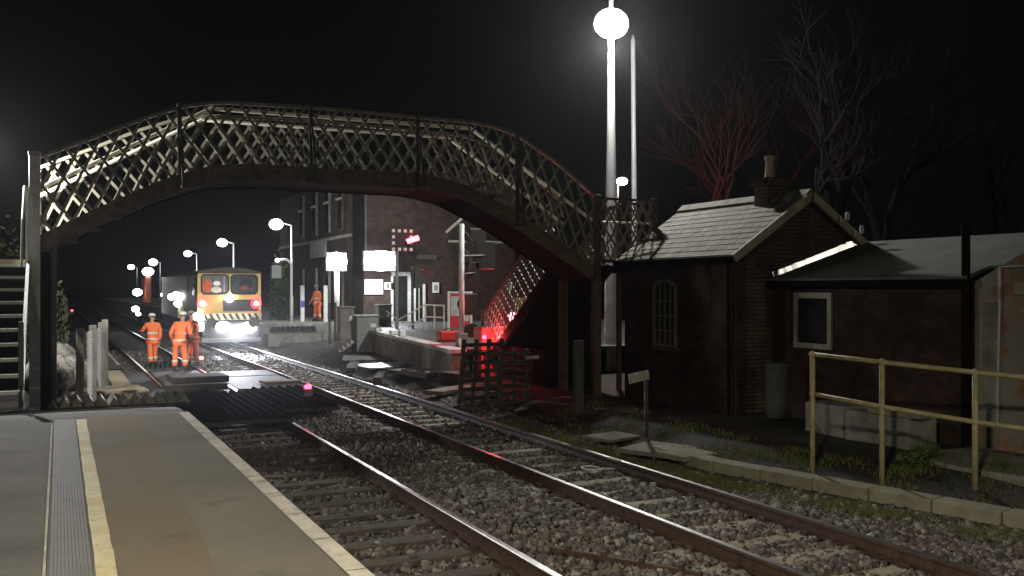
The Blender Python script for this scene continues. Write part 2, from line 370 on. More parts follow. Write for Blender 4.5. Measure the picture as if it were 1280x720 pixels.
# ------------------------------------------------------------------ near platform
PE = [(1.72, -6), (1.61, 4.9), (1.53, 13.2)]     # its edge
pl = MB()
top = [(-14, -8), (1.72, -8), (1.66, 0), (1.61, 4.9), (1.57, 9), (1.53, 13.2), (-.2, 13.25), (-.9, 13.3), (-14, 13.3)]
pl.add([(x, y, .88) for x, y in top]+[(x, y, -.3) for x, y in top], [tuple(range(9))]+[(i, (i+1) % 9, (i+1) % 9+9, i+9) for i in range(9)], 0)
struct(pl.build('platform', M['asphalt']))
def strip(name, pts0, pts1, z, m, kind='structure'):
    s_ = MB(); n = len(pts0)
    s_.add([(x, y, z) for x, y in pts0]+[(x, y, z) for x, y in pts1], [(i, i+1, n+i+1, n+i) for i in range(n-1)])
    o = s_.build(name, m); o['kind'] = kind; return o
wob = lambda x, y0, y1, a, n=40: [(x+rnd.uniform(-a, a), y0+(y1-y0)*i/n) for i in range(n+1)]
strip('platform_walkway', [(.30, 2), (.30, 13.2)], [(1.50, 2), (1.415, 13.2)], .884, mat('olive_asphalt', (.17, .155, .115), .85, .2, .7, .5, bscale=60, detail=9, patch=[((.10, .09, .065), 2.3, .56, .66, .5), ((.29, .26, .20), 38, .60, .72, .6), ((.06, .055, .045), 55, .62, .70, .6)]))
strip('platform_worn_band', wob(.302, 2, 13.15, .001), [(.72+.26*(y-2)/11.15+.02*math.sin(y*2.1)+rnd.uniform(-.012, .012), y) for y in [2+11.15*i/40 for i in range(41)]], .8868, M['worn'])
sr = MB()       # ribbed grey strip
for k in range(11):
    x = -.05+k*.0205; sr.bb(x, x+.0175, 2, 13.1, .8805, .8828)
struct(sr.build('ribbed_strip', M['tactile']))
strip('yellow_line', wob(.19, 2, 13.0, .003), wob(.30, 2, 13.0, .004), .889, M['yellow'])
strip('white_line', wob(-.085, 2, 12.6, .001), wob(-.070, 2, 12.6, .0015), .889, M['dirtywhite'])
strip('platform_edge_line', [(1.51, 2), (1.487, 4.9), (1.445, 9), (1.405, 13.2)], [(1.636, 2), (1.612, 4.9), (1.572, 9), (1.532, 13.2)], .8885, M['cream'])
jt = MB()
for k in range(14): y = 3.1+k*.76; ex = 1.612-.0097*(y-4.9); jt.bb(ex-.122, ex, y, y+.006, .8895, .8905)
struct(jt.build('coping_joints', M['soffit']))
# rounded ramp down beyond the platform end
rp = MB(); nyr = 14; vs = []
rx = list(np.linspace(-9, 1.5, 22))
def rampz(y): t = (y-13.2)/5; return .876-.42*sstep(0, 1, t)
for j in range(nyr):
    y = 13.2+j*.42
    for x in rx: vs.append((x, y, rampz(y)))
fs = [(j*22+i, j*22+i+1, (j+1)*22+i+1, (j+1)*22+i) for j in range(nyr-1) for i in range(21)]
rp.add(vs, fs); struct(rp.build('platform_ramp', M['asphalt'], smooth=True))

# concrete edging along the far side and its moss
ed = MB(); Yl = list(np.arange(5.6, 12.4, .75))
for i, (a, b2) in enumerate(zip(Yl[:-1], Yl[1:])):
    xa, xb = edgeR(a), edgeR(b2); ed.bar((xa+.1, a+.01, .03), (xb+.1, b2-.01, .035+rnd.uniform(-.01, .012)), .30, .16, (0, 0, 1))
tag(ed.build('concrete_edging', M['mossy'], bevel=.015), 'mossy row of concrete edging slabs curving beside the far track', 'edging')

# ------------------------------------------------------------------ FOOTBRIDGE
YB, YF = 18.0, 19.5
XL, XR = -.42, 10.5
def interp(tab, x):
    if x <= tab[0][0]: return tab[0][1]
    for (a, p), (b3, q) in zip(tab[:-1], tab[1:]):
        if x <= b3: return p+(q-p)*(x-a)/(b3-a)
    return tab[-1][1]
TOP = [(-.42, 4.66), (.5, 5.08), (1.4, 5.52), (2.1, 5.78), (2.7, 5.88), (4.5, 5.92), (7.5, 5.88), (8.1, 5.83), (8.67, 5.66), (9.6, 5.13), (10.5, 4.46)]
BOT = [(-.42, 3.30), (.6, 3.86), (1.7, 4.42), (2.5, 4.70), (3.2, 4.76), (6.6, 4.74), (7.4, 4.60), (8.67, 4.0), (9.6, 3.46), (10.5, 2.92)]
br = thing('footbridge', 'old iron lattice footbridge arching over both tracks with stairs at each end', 'footbridge', (0, 0, 0))
def lattice_panel(name, P, u0, u1, hfun, pitch=.32, bw=.05, th=.012, nrm=(0, 1, 0), m=None, layers=.016, parent=br):
    """P(u,v) -> point, v = 0..1 between bottom and top; crossing flat bars clipped to the panel"""
    mb = MB(); L = u1-u0; slope = pitch*2.9*1.0    # horizontal run of one bar over the full height
    H = hfun((u0+u1)/2); run = H/1.5
    k = -int(run/pitch)-2
    nv = Vector(nrm)
    while u0+k*pitch < u1+run:
        for s in (1, -1):
            a = u0+k*pitch; b4 = a+s*run
            t0, t1 = 0., 1.
            # clip to u-range
            for t in (0, 1): pass
            lo, hi = (a, b4) if s > 0 else (b4, a)
            if hi <= u0 or lo >= u1: continue
            ta = (max(u0, min(u1, a))-a)/(b4-a); tb_ = (max(u0, min(u1, b4))-a)/(b4-a)
            if tb_-ta < .04: continue
            n = 4; pts = []
            for q in range(n+1):
                t = ta+(tb_-ta)*q/n; pts.append(Vector(P(a+(b4-a)*t, t))+nv*(layers*.5*s))
            for q in range(n): mb.bar(pts[q], pts[q+1], bw, th, nrm)
        k += 1
    return mb.build(name, m or M['lattice'], parent)
def girder(Y, side):
    P = lambda u, v: (u, Y, interp(BOT, u)+(interp(TOP, u)-interp(BOT, u))*v)
    lattice_panel('lattice', P, XL, XR, lambda u: 1.15)
    us = list(np.linspace(XL, XR, 45)); t = MB(); bt = MB(); stg = MB()
    for a, b5 in zip(us[:-1], us[1:]):
        t.bar((a, Y, interp(TOP, a)), (b5+.004, Y, interp(TOP, b5)), .055, .085, (0, 1, 0))
        bt.bar((a, Y, interp(BOT, a)), (b5+.004, Y, interp(BOT, b5)), .06, .10, (0, 1, 0))
        stg.bar((a, Y, interp(BOT, a)-.16), (b5+.004, Y, interp(BOT, b5)-.16), .24, .03, (0, 1, 0))
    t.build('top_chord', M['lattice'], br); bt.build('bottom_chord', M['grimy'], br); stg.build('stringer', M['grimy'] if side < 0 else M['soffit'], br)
    for x in (1.95, 4.3, 6.42, 8.6):
        p = MB(); yy = Y+side*.045
        p.bar((x, yy, interp(BOT, x)-.15), (x-.02, yy, interp(TOP, x)+.06), .075, .05, (0, 1, 0))
        p.bar((x+.02, Y+side*.34, interp(BOT, x)-.2), (x, Y+side*.06, interp(TOP, x)-.35), .04, .04, (1, 0, 0))
        p.bar((x+.02, Y+side*.36, interp(BOT, x)-.22), (x+.02, Y, interp(BOT, x)-.2), .05, .05, (1, 0, 0))
        p.build('bracket_post', M['iron'], br)
girder(YB, -1); girder(YF, 1)
# deck: steps up, flat, steps down
dk = MB(); nst = 9
def deckz(u):
    if u < 2.45: return 3.05+(4.83-3.05)*(u-XL)/(2.45-XL)
    if u < 7.6: return 4.85
    return 4.85-(4.85-3.02)*(u-7.6)/(XR-7.6)
us = list(np.linspace(XL, XR, 60))
for a, b5 in zip(us[:-1], us[1:]):
    za, zb = interp(BOT, a)-.10, interp(BOT, b5)-.10
    dk.add([(a, YB+.02, za), (b5, YB+.02, zb), (b5, YF-.02, zb), (a, YF-.02, za), (a, YB+.02, za-.16), (b5, YB+.02, zb-.16), (b5, YF-.02, zb-.16), (a, YF-.02, za-.16)],
           [(0, 1, 2, 3), (4, 7, 6, 5), (0, 4, 5, 1), (2, 6, 7, 3)])
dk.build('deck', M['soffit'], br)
for u0, u1, z0, z1 in ((XL, 2.45, 3.05, 4.78), (XR, 7.6, 3.02, 4.78)):
    n = 8; stp = MB()
    for k in range(n):
        a = u0+(u1-u0)*k/n; b5 = u0+(u1-u0)*(k+1)/n; z = z0+(z1-z0)*(k+.5)/n
        stp.bb(min(a, b5), max(a, b5), YB+.08, YF-.08, z-.05, z)
    stp.build('bridge_steps', M['oldwood'], br)
for Y in (YB+.1, YF-.1):
    h = MB(); pts = [(XL, Y, 4.12), (2.5, Y, 5.77), (7.6, Y, 5.77), (10.45, Y, 3.98)]
    h.tube(pts, .038, 8); h.build('handrail', M['handrail'], br)
# trestles
def part_post(x, y, z0, z1, wx, wy, m, name='trestle_post'): MB().bb(x-wx/2, x+wx/2, y-wy/2, y+wy/2, z0, z1).build(name, m, br, bevel=.008)
part_post(XL+.05, YB-.06, .2, 4.72, .17, .17, M['postgrey'], 'tall_post')
MB().bb(XL-.05, XL+.15, YB-.16, YB+.04, 4.72, 4.79).build('post_cap', M['dirtywhite'], br, bevel=.01)
part_post(XL+.25, YB+.0, .2, 3.1, .26, .16, M['soffit'])
part_post(XL+.34, YB-.1, .2, 3.2, .09, .09, M['iron'])
part_post(XL+.05, YF, .2, 4.5, .15, .15, M['iron'])
part_post(XR, YB, .0, 2.76, .17, .17, M['timberpost']); part_post(XR, YF, .0, 2.76, .17, .17, M['timberpost'])
part_post(XR, YB-.05, 2.75, 4.52, .13, .1, M['iron'], 'landing_post'); part_post(12.0, YB, .0, 4.5, .1, .1, M['iron'], 'landing_post')
part_post(12.0, YF, .0, 4.5, .1, .1, M['iron'], 'landing_post')
d2 = MB(); d2.bb(XR, 12.05, YB, YF+.4, 2.86, 3.0); d2.build('landing', M['soffit'], br)
d2 = MB(); d2.bb(-2.05, XL, YB, YF, 2.88, 2.98); d2.build('landing', M['soffit'], br)
def chord(a, b6, wd, th, up, name='top_chord', m=None): MB().bar(a, b6, wd, th, up).build(name, m or M['iron'], br)
for Y in (YB, ):
    lattice_panel('landing_lattice', lambda u, v, Y=Y: (u, Y, 3.12+1.30*v), XR+.05, 12.0, lambda u: 1.3)
    chord((XR, Y, 4.45), (12.05, Y, 4.45), .05, .08, (0, 1, 0)); chord((XR, Y, 3.1), (12.05, Y, 3.1), .07, .08, (0, 1, 0), 'bottom_chord')
h = MB(); h.tube([(XR, YB+.1, 3.95), (11.95, YB+.1, 3.95)], .022, 8); h.build('handrail', M['handrail'], br)
lattice_panel('landing_lattice', lambda u, v: (12.0, u, 3.12+1.30*v), YB, YF+.4, lambda u: 1.3, nrm=(1, 0, 0))
chord((12, YB, 4.45), (12, YF+.4, 4.45), .05, .08, (1, 0, 0))
# right flight, going down away from us
def flightz(y): return 3.0-.64*(y-19.95)
Yt, Ye = 19.95, 24.15
for X in (10.5, 12.0):
    lattice_panel('stair_lattice', lambda u, v, X=X: (X, u, flightz(u)+.12+1.28*v), Yt, Ye, lambda u: 1.3, pitch=.24, nrm=(1, 0, 0), bw=.045, th=.014)
    chord((X, Yt-.45, flightz(Yt)+1.42), (X, Yt, flightz(Yt)+1.42), .06, .09, (1, 0, 0))
    chord((X, Yt, flightz(Yt)+1.42), (X, Ye, flightz(Ye)+1.42), .06, .09, (1, 0, 0))
    chord((X, Yt, flightz(Yt)-.02), (X, Ye, flightz(Ye)-.02), .26, .06, (1, 0, 0), 'stair_stringer', M['soffit'])
    chord((X, Ye, .0), (X, Ye, flightz(Ye)+1.45), .07, .07, (1, 0, 0), 'newel', M['iron'])
for k in range(13):
    y = Yt+.16+k*(Ye-Yt)/13; z = flightz(y)-.05
    MB().bb(10.53, 11.97, y-.15, y+.14, z-.04, z).build('tread', M['oldwood'], br)
MB().add([(10.53, Yt, flightz(Yt)-.18), (10.53, Ye, flightz(Ye)-.18), (11.97, Ye, flightz(Ye)-.18), (11.97, Yt, flightz(Yt)-.18), (10.53, Yt, flightz(Yt)-.22), (10.53, Ye, flightz(Ye)-.22), (11.97, Ye, flightz(Ye)-.22), (11.97, Yt, flightz(Yt)-.22)],
         [(0, 1, 2, 3), (7, 6, 5, 4), (0, 4, 5, 1), (1, 5, 6, 2), (2, 6, 7, 3), (3, 7, 4, 0)]).build('stair_soffit', M['soffit'], br)  # this board and the next panels are added to blacken the flight's underside
MB().bb(10.56, 11.95, Yt+.5, Yt+.54, .1, flightz(Yt+.5)-.23).build('under_stair_dark_sheet', M['soffit'], br)
MB().bb(10.56, 10.6, Yt+.55, Ye-.9, .1, 1.0).build('under_stair_dark_sheet', M['soffit'], br)
# left flight: rises from the platform end towards the landing
X0, X1 = -2.0, -.50
for k in range(10):
    z = 1.10+k*.2; y = 14.75+k*.36
    MB().bb(X0, X1, y, y+.28, z-.04, z).build('tread', M['oldwood'], br)
    MB().bb(X0, X1, y-.025, y+.012, z-.045, z+.006).build('nosing', M['white'], br)
    MB().bb(X0, X1, y+.27, y+.285, z-.0, z+.155).build('riser', M['soffit'], br)
MB().bb(X0, X1, 18.0-.02, 18.03, 2.9, 2.985).build('nosing', M['plank'], br)
for X in (X0-.03, X1+.03):
    chord((X, 14.6, 1.0), (X, 18.0, 2.88), .26, .05, (1, 0, 0), 'stair_stringer', M['iron'])
    chord((X, 14.7, .85), (X, 14.7, 2.05), .07, .07, (1, 0, 0), 'newel', M['iron'])
    lattice = None
h = MB(); h.tube([(X1-.02, 17.85, 4.2), (X1-.03, 17.2, 3.6), (X1-.04, 17.0, 2.85)], .02, 8); h.build('handrail', M['white'], br)
MB().bb(XL-.09, XL-.045, 17.84, 18.0, 2.9, 4.2).build('post_lit_strip', M['white'], br)  # white strip standing in for lamplight on the post's left face

# ------------------------------------------------------------------ HUT
hx0, hx1, hy0, hy1 = 11.1, 14.0, 14.0, 17.8
hut = thing('brick_hut', 'small dark brick hut with lichened slate roof beside the footbridge', 'hut', (0, 0, 0))
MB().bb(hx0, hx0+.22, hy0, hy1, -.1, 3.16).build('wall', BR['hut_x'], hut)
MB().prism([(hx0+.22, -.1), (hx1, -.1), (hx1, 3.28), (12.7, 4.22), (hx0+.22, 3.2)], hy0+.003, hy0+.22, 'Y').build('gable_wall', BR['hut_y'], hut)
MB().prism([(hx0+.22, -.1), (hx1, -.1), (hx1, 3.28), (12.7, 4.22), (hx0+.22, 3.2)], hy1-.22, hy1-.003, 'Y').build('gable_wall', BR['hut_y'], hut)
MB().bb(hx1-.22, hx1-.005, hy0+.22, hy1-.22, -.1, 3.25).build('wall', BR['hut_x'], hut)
def slate_roof(name, A, B, C, D, rows, cols, m, parent, th=.014, jit=.008):
    """A-B eave, D-C ridge: overlapping rows of slates as one mesh"""
    A, B, C, D = map(Vector, (A, B, C, D)); mb = MB(); n = (B-A).cross(D-A).normalized()
    if n.z < 0: n = -n
    for i in range(rows):
        v0, v1 = i/rows, (i+1.35)/rows; v1 = min(v1, 1.)
        off = .5*(i % 2)
        for j in range(-1, cols+1):
            u0, u1 = (j+off+.02)/cols, (j+off+.98)/cols; u0, u1 = max(0, u0), min(1, u1)
            if u1-u0 < .01: continue
            f = lambda u, v: A+(B-A)*u+(D-A)*v
            j_ = rnd.uniform(0, jit)
            p = [f(u0, v0)+n*(th*.9+j_), f(u1, v0)+n*(th*.9+j_*.5), f(u1, v1)+n*.004, f(u0, v1)+n*.004]
            mb.add(p+[q-n*.012 for q in p], [(0, 1, 2, 3), (7, 6, 5, 4), (0, 4, 5, 1), (1, 5, 6, 2), (2, 6, 7, 3), (3, 7, 4, 0)])
    return mb.build(name, m, parent)
ea, eb = (10.93, hy0-.16, 3.10), (10.93, hy1+.12, 3.10); ra, rb_ = (12.7, hy0-.16, 4.28), (12.7, hy1+.12, 4.28)
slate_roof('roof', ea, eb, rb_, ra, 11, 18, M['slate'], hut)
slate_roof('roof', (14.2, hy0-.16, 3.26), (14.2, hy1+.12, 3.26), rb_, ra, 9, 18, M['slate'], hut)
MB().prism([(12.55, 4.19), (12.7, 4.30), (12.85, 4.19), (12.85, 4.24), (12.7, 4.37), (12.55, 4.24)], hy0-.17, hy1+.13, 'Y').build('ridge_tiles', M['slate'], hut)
for xe, ze, xr, zr in ((10.9, 3.03, 12.7, 4.24), (14.24, 3.2, 12.7, 4.24)):
    mb = MB(); mb.bar((xe, hy0-.19, ze+.01), (xr, hy0-.19, zr), .15, .05, (0, 1, 0)); mb.build('bargeboard', M['barge'], hut)
mb = MB(); mb.tube([(10.9, hy0-.15, 3.04), (10.9, hy1+.1, 3.04)], .055, 8); mb.build('gutter', M['soffit'], hut)
mb = MB(); mb.tube([(11.02, hy0+.12, 3.0), (11.02, hy0+.12, .1)], .035, 8); mb.build('downpipe', M['soffit'], hut)
ch = MB(); ch.bb(12.45, 12.95, 14.75, 15.15, 4.0, 4.52).bb(12.38, 13.02, 14.68, 15.22, 4.52, 4.66); chm = ch.build('chimney', BR['hut_y'], hut)
mb = MB(); mb.tube([(12.62, 14.9, 4.66), (12.62, 14.9, 4.74), (12.62, 14.9, 5.0), (12.62, 14.9, 5.02), (12.62, 14.9, 5.1)], [.11, .09, .078, .10, .10], 12); mb.build('chimney_pot', M['pot'], chm, smooth=False)
# arched sash window to the track
w_ = thing('x', '', '', ); bpy.data.objects.remove(w_)
arc = [(15.85, 1.35), (16.6, 1.35), (16.6, 2.5)]+[(16.225+.375*math.cos(a), 2.5+.16*math.sin(a)) for a in np.linspace(.3, math.pi-.3, 7)]+[(15.85, 2.5)]
wf = MB(); wf.prism(arc, hx0-.02, hx0-.004, 'X'); win = wf.build('window', M['glass'], hut)
fr = MB(); arcz = arc+[arc[0]]
for a, b6 in zip(arcz[:-1], arcz[1:]): fr.bar((hx0-.035, *a), (hx0-.035, *b6), .06, .05, (1, 0, 0))
for yy in (16.04, 16.225, 16.41): fr.bar((hx0-.03, yy, 1.35), (hx0-.03, yy, 2.62), .025, .03, (1, 0, 0))
for zz in (1.65, 1.95, 2.25): fr.bar((hx0-.028, 15.85, zz), (hx0-.028, 16.6, zz), .03, .03, (1, 0, 0))
fr.build('frame', mat('old_sash_paint', (.2, .19, .17), .8), win)
MB().bb(hx0-.08, hx0+.02, 15.75, 16.7, 1.24, 1.31).build('sill', M['oldwood'], win)
# insulator brackets on the bargeboard
for xx in (13.42, 13.78):
    zb = 4.24+(3.2-4.24)*(xx-12.7)/(14.24-12.7)
    mb = MB(); mb.bar((xx-.1, hy0-.25, zb+.0), (xx+.12, hy0-.25, zb+.06), .03, .03, (0, 1, 0)); mb.tube([(xx+.1, hy0-.25, zb+.05), (xx+.1, hy0-.25, zb+.13), (xx+.1, hy0-.25, zb+.2)], [.035, .045, .03], 8)
    mb.tube([(xx-.08, hy0-.25, zb), (xx-.08, hy0-.25, zb+.10)], [.035, .03], 8)
    mb.build('insulator', M['galv'], hut)

# ------------------------------------------------------------------ ANNEX
an_ = thing('brick_annex', 'low brick annex with grey felt roof and white framed window', 'outbuilding', (0, 0, 0))
ax, ay0, ay1 = 11.95, 9.8, 13.99
MB().bb(ax, ax+.22, ay0, ay1, -.1, 2.60).build('wall', BR['annex_x'], an_)
MB().prism([(ax+.22, -.1), (16.2, -.1), (16.2, 2.6), (14.1, 3.28), (ax+.22, 2.62)], ay0+.003, ay0+.2, 'Y').build('gable_wall', BR['hut_y'], an_)
ro = MB()
ro.add([(11.78, ay0-.1, 2.63), (11.78, ay1-.02, 2.63), (14.15, ay1-.02, 3.36), (14.15, ay0-2.6, 3.36), (12.3, ay0-2.6, 2.79), (12.3, ay0-.1, 2.79)], [(0, 1, 2, 3, 4, 5)])
ro.add([(14.15, ay0-2.6, 3.36), (14.15, ay1-.02, 3.36), (16.4, ay1-.02, 2.6), (16.4, ay0-2.6, 2.6)], [(0, 1, 2, 3)])
rf = ro.build('roof', M['felt'], an_); sm = rf.modifiers.new('thick', 'SOLIDIFY'); sm.thickness = .05; sm.offset = -1
MB().bb(11.74, 11.775, ay0-.1, ay1-.05, 2.53, 2.64).build('fascia', M['soffit'], an_)
for k in range(5):
    f = .2+.16*k; xx = 11.78+2.37*f; zz = 2.64+.73*f
    MB().bar((xx, ay0-.1+(0 if xx < 12.3 else -2.5), zz), (xx, ay1-.03, zz), .02, .008, (.3, 0, 1)).build('roof_seam', M['felt'], an_)
mb = MB(); n = 22      # stepped lead flashing: each piece turned to throw the rear lamp's glint at the camera
for k in range(n):
    a = (k+.5)/n; L_ = 2.25/n; mb.box((11.9+2.2*a, hy0-.075, 2.74+.70*a), (L_*1.12, .012, .13+rnd.uniform(-.015, .015)), rz=R(-23.6+rnd.uniform(-2, 2)), rx=R(-2.9+rnd.uniform(-1.5, 1.5)), ry=-math.atan(.70/2.2))
mb.build('flashing', M['lead'], an_)
wn = MB(); wn.bb(ax-.012, ax-.004, 12.55, 13.35, 1.5, 2.38); win = wn.build('window', M['glass'], an_)
fr = MB()
for y0_, y1_, z0_, z1_ in ((12.49, 13.41, 2.33, 2.43), (12.49, 13.41, 1.45, 1.54), (12.49, 12.58, 1.54, 2.33), (13.33, 13.41, 1.54, 2.33)): fr.bb(ax-.05, ax-.002, y0_, y1_, z0_, z1_)
fr.build('frame', M['dirtywhite'], win)
mb = MB(); mb.tube([(ax-.1, ay0-.05, .0), (ax-.1, ay0-.05, 3.45)], .06, 10); mb.build('downpipe', M['soffit'], an_)
# crumbling taller wall past the corner
cw = thing('crumbling_wall', 'crumbling red brick wall with patches of old render at the right edge', 'wall', (0, 0, 0))
MB().add([(ax+.0, ay0-.12, -.1), (ax, 6.6, -.1), (ax, 6.6, 3.2), (ax, 8.9, 3.0), (ax, ay0-.12, 2.6), (ax+.25, ay0-.12, -.1), (ax+.25, 6.6, -.1), (ax+.25, 6.6, 3.2), (ax+.25, 8.9, 3.0), (ax+.25, ay0-.12, 2.6)],
         [(0, 1, 2, 3, 4), (9, 8, 7, 6, 5), (0, 5, 6, 1), (1, 6, 7, 2), (2, 7, 8, 3), (3, 8, 9, 4), (4, 9, 5, 0)]).build('brickwork', BR['worn_x'], cw)
mb = MB(); mb.tube([(ax-.04, 9.25, 2.80), (ax-.04, 6.7, 2.86)], .014, 8); mb.tube([(ax-.04, 9.25, 2.80), (ax-.04, 9.25, 2.35), (ax-.04, 9.3, .4)], .02, 8); mb.build('conduit', M['galv'], cw)
MB().bb(ax-.07, ax, 8.86, 9.0, 2.42, 2.57).build('junction_box', M['dirtywhite'], cw, bevel=.005)
MB().bb(ax-.03, ax, 8.4, 8.78, 1.9, 2.2).build('notice_plate', M['cream'], cw)
MB().bb(ax-.09, ax, 9.28, 9.5, .1, 2.3).build('pilaster', M['concrete'], cw, bevel=.02)

# things in front of the annex
mb = MB(); mb.tube([(0, 0, 0), (0, 0, .1), (0, 0, .85), (0, 0, .9), (0, 0, .95)], [.17, .19, .2, .21, .19], 18)
o = mb.build('water_butt', mat('butt_green', (.07, .075, .065), .6)); o.location = (11.35, 13.2, .25); tag(o, 'grey cylindrical water butt by the annex wall', 'water butt')
mb = MB(); mb.bb(-.3, .3, -.42, .42, 0, .5); o = mb.build('concrete_trough', M['concrete'], bevel=.03); o.location = (11.2, 11.6, .18); tag(o, 'grey concrete trough block below the annex window, farther one', 'block', 'concrete blocks by the annex')
mb = MB(); mb.bb(-.3, .3, -.6, .6, 0, .48); o = mb.build('concrete_trough', M['concrete'], bevel=.03); o.location = (11.15, 10.5, .18); tag(o, 'grey concrete trough block under the round ended slab', 'block', 'concrete blocks by the annex')
mb = MB(); pts = [(-.12, -.45), (.12, -.45), (.17, -.38), (.17, .38), (.12, .45), (-.12, .45), (-.17, .38), (-.17, -.38)]
mb.prism(pts, 0, .09, 'Z'); o = mb.build('stone_slab', M['mossy'], bevel=.02); o.location = (11.0, 10.2, .66); o.rotation_euler.z = .1; tag(o, 'round ended pale stone slab lying on top of the concrete trough', 'slab')
mb = MB(); mb.bb(-.8, .8, -1.3, 1.3, 0, .14); o = mb.build('concrete_pad', M['concrete'], bevel=.02); o.location = (11.0, 8.2, .13); tag(o, 'low flat concrete pad behind the yellow railing', 'pad')

# yellow tubular railing
rl = thing('handrail_fence', 'yellow tubular railing with two rails in front of the annex', 'railing', (0, 0, 0))
RP = [(8.93, 9.7, 1.64, 1.12), (9.27, 8.85, 1.585, 1.03), (9.82, 7.95, 1.51, .92), (10.55, 6.7, 1.42, .82)]
for x, y, zt, zm in RP:
    mb = MB(); mb.tube([(x, y, .0), (x, y, zt)], .034, 10); mb.sphere((x, y, zt), .048, 10, 8); mb.sphere((x, y, zm), .045, 10, 8); mb.build('post', M['yellow2'] if 'yellow2' in M else mat('railing_yellow', (.43, .38, .21), .55, .3, 8, .2, patch=[((.16, .09, .05), 14, .60, .66, .85)]), rl, smooth=True)
MY = mat('railing_yellow', (.52, .44, .22))
for k, nm in ((2, 'top_rail'), (3, 'mid_rail')):
    mb = MB(); mb.tube([(p[0], p[1], p[k]) for p in RP], .03, 10); mb.build(nm, MY, rl, smooth=True)

# ------------------------------------------------------------------ LAMPS
def column_lamp(x, y, h, label, reach, rad, e=0, lens=.2, group='station lamps along the far platform', z0=.88, swan=False):
    t = thing('station_lamp', label, 'lamp post', (x, y, z0), group)
    mb = MB(); mb.tube([(0, 0, 0), (0, 0, 1.2), (0, 0, 1.25), (0, 0, h)], [rad*1.6, rad*1.6, rad, rad*.75], 10); mb.build('column', M['galv'], t, smooth=True)
    mb = MB(); mb.tube([(0, 0, h-.03), (reach*.5, 0, h+.06), (reach, 0, h+.08)], rad*.6, 8); mb.build('bracket', M['galv'], t)
    mb = MB(); mb.sphere((reach, .05, h+.12), lens*.7, 16, 8, (1.25, .8, .45)); mb.build('lamp_head', M['lamphead'], t, smooth=True)
    mb = MB(); mb.sphere((reach, -.02, h-.0), lens*.95, 16, 10, (1.15, .95, .9)); mb.build('lens', LENS, t, smooth=True)  # lens oversized to stand in for the lamp's glare
    if e: light(t, (reach, 0, h-lens-.12), e, COOL, .12)
    return t
column_lamp(10.2, 46.7, 4.7, 'lamp post with large glowing head by the platform bush', -.75, .055, 260, .30)
column_lamp(10.4, 65, 4.6, 'lamp post rising behind the right half of the train roof', -.75, .07, 150, .30)
column_lamp(10.8, 87, 4.6, 'lamp post rising behind the left half of the train roof', -.75, .06, 120, .30)
column_lamp(10.6, 118, 4.6, 'second smallest distant lamp post left of the train', -.8, .06, 0, .44)
column_lamp(10.0, 146, 4.6, 'farthest and smallest lamp post above the distant track', -.8, .06, 0, .40)
# swan neck pole with a box by the bush
sw = thing('swan_neck_lamp', 'white swan neck pole with a small hanging camera box', 'lamp post', tuple(atd(364, 400, 46)))
mb = MB(); H = 2.85
mb.tube([(0, 0, -.15), (0, 0, H-.3)]+[(-.35+.35*math.cos(a), 0, H-.3+.35*math.sin(a)) for a in np.linspace(.2, 1.5, 6)]+[(-.7, 0, H+.03)], .06, 8); mb.build('neck', M['white'], sw, smooth=True)
MB().bb(-.95, -.5, -.15, .15, H-.85, H-.25).build('box', M['boxgrey'], sw, bevel=.02); mb = MB(); mb.sphere((-.7, -.18, H+.0), .1, 12, 8); mb.build('lens', LENSSOFT, sw)
# tall mast with floodlight
P = atd(764, 455, 28); P.z = .1
ma = thing('lamp_mast', 'very tall tapered white lamp mast with a glaring floodlight', 'lamp mast', tuple(P))
mb = MB(); mb.tube([(0, 0, 0), (0, 0, 1.0), (0, 0, 4.4), (0, 0, 9.4), (0, 0, 13)], [.21, .2, .17, .085, .05], 18); mb.build('mast', mat('mast_white', (.42, .43, .43), .4, .1, 3, .05), ma, smooth=True)
lx, lz = -.22, 9.95
mb = MB(); mb.tube([(0, 0, lz-.1), (-.2, -.15, lz+.15)], .04, 8); mb.build('bracket', M['galv'], ma)
mb = MB(); mb.sphere((lx, -.35, lz+.2), .42, 20, 10, (1, .9, .4)); mb.build('lamp_head', M['lamphead'], ma, smooth=True)
mb = MB(); mb.sphere((lx, -.37, lz+.05), .50, 24, 14, (1, .9, .85)); mb.build('lens', emis('mast_lens', (.96, .98, 1), 40), ma, smooth=True)  # lens swollen to the width of the mast lamp's glare
light(ma, (lx, -.37, lz-.55), 3600, NEUT, .22)
P = atd(793, 455, 33); P.z = .1
tp = thing('thin_pole', 'thin white pole standing right of the tall lamp mast', 'pole', tuple(P))
mb = MB(); mb.tube([(0, 0, 0), (0, 0, 5), (-.06, 0, 10.9), (-.06, 0, 11.1)], [.11, .09, .075, .02], 12); mb.build('pole', MATS['mast_white'], tp, smooth=True)
P = atd(772, 455, 52); P.z = .3
tl = thing('street_lamp', 'small distant street lamp glowing between the mast and the thin pole', 'street lamp', tuple(P))
mb = MB(); mb.tube([(0, 0, 0), (0, 0, 7.8), (.2, 0, 8.0)], .06, 8); mb.build('column', M['galv'], tl); mb = MB(); mb.sphere((.28, 0, 8.0), .3, 14, 10, (1, 1, .7)); mb.build('lens', LENS, tl, smooth=True)
light(tl, (.28, -.4, 7.9), 150, COOL, .1)
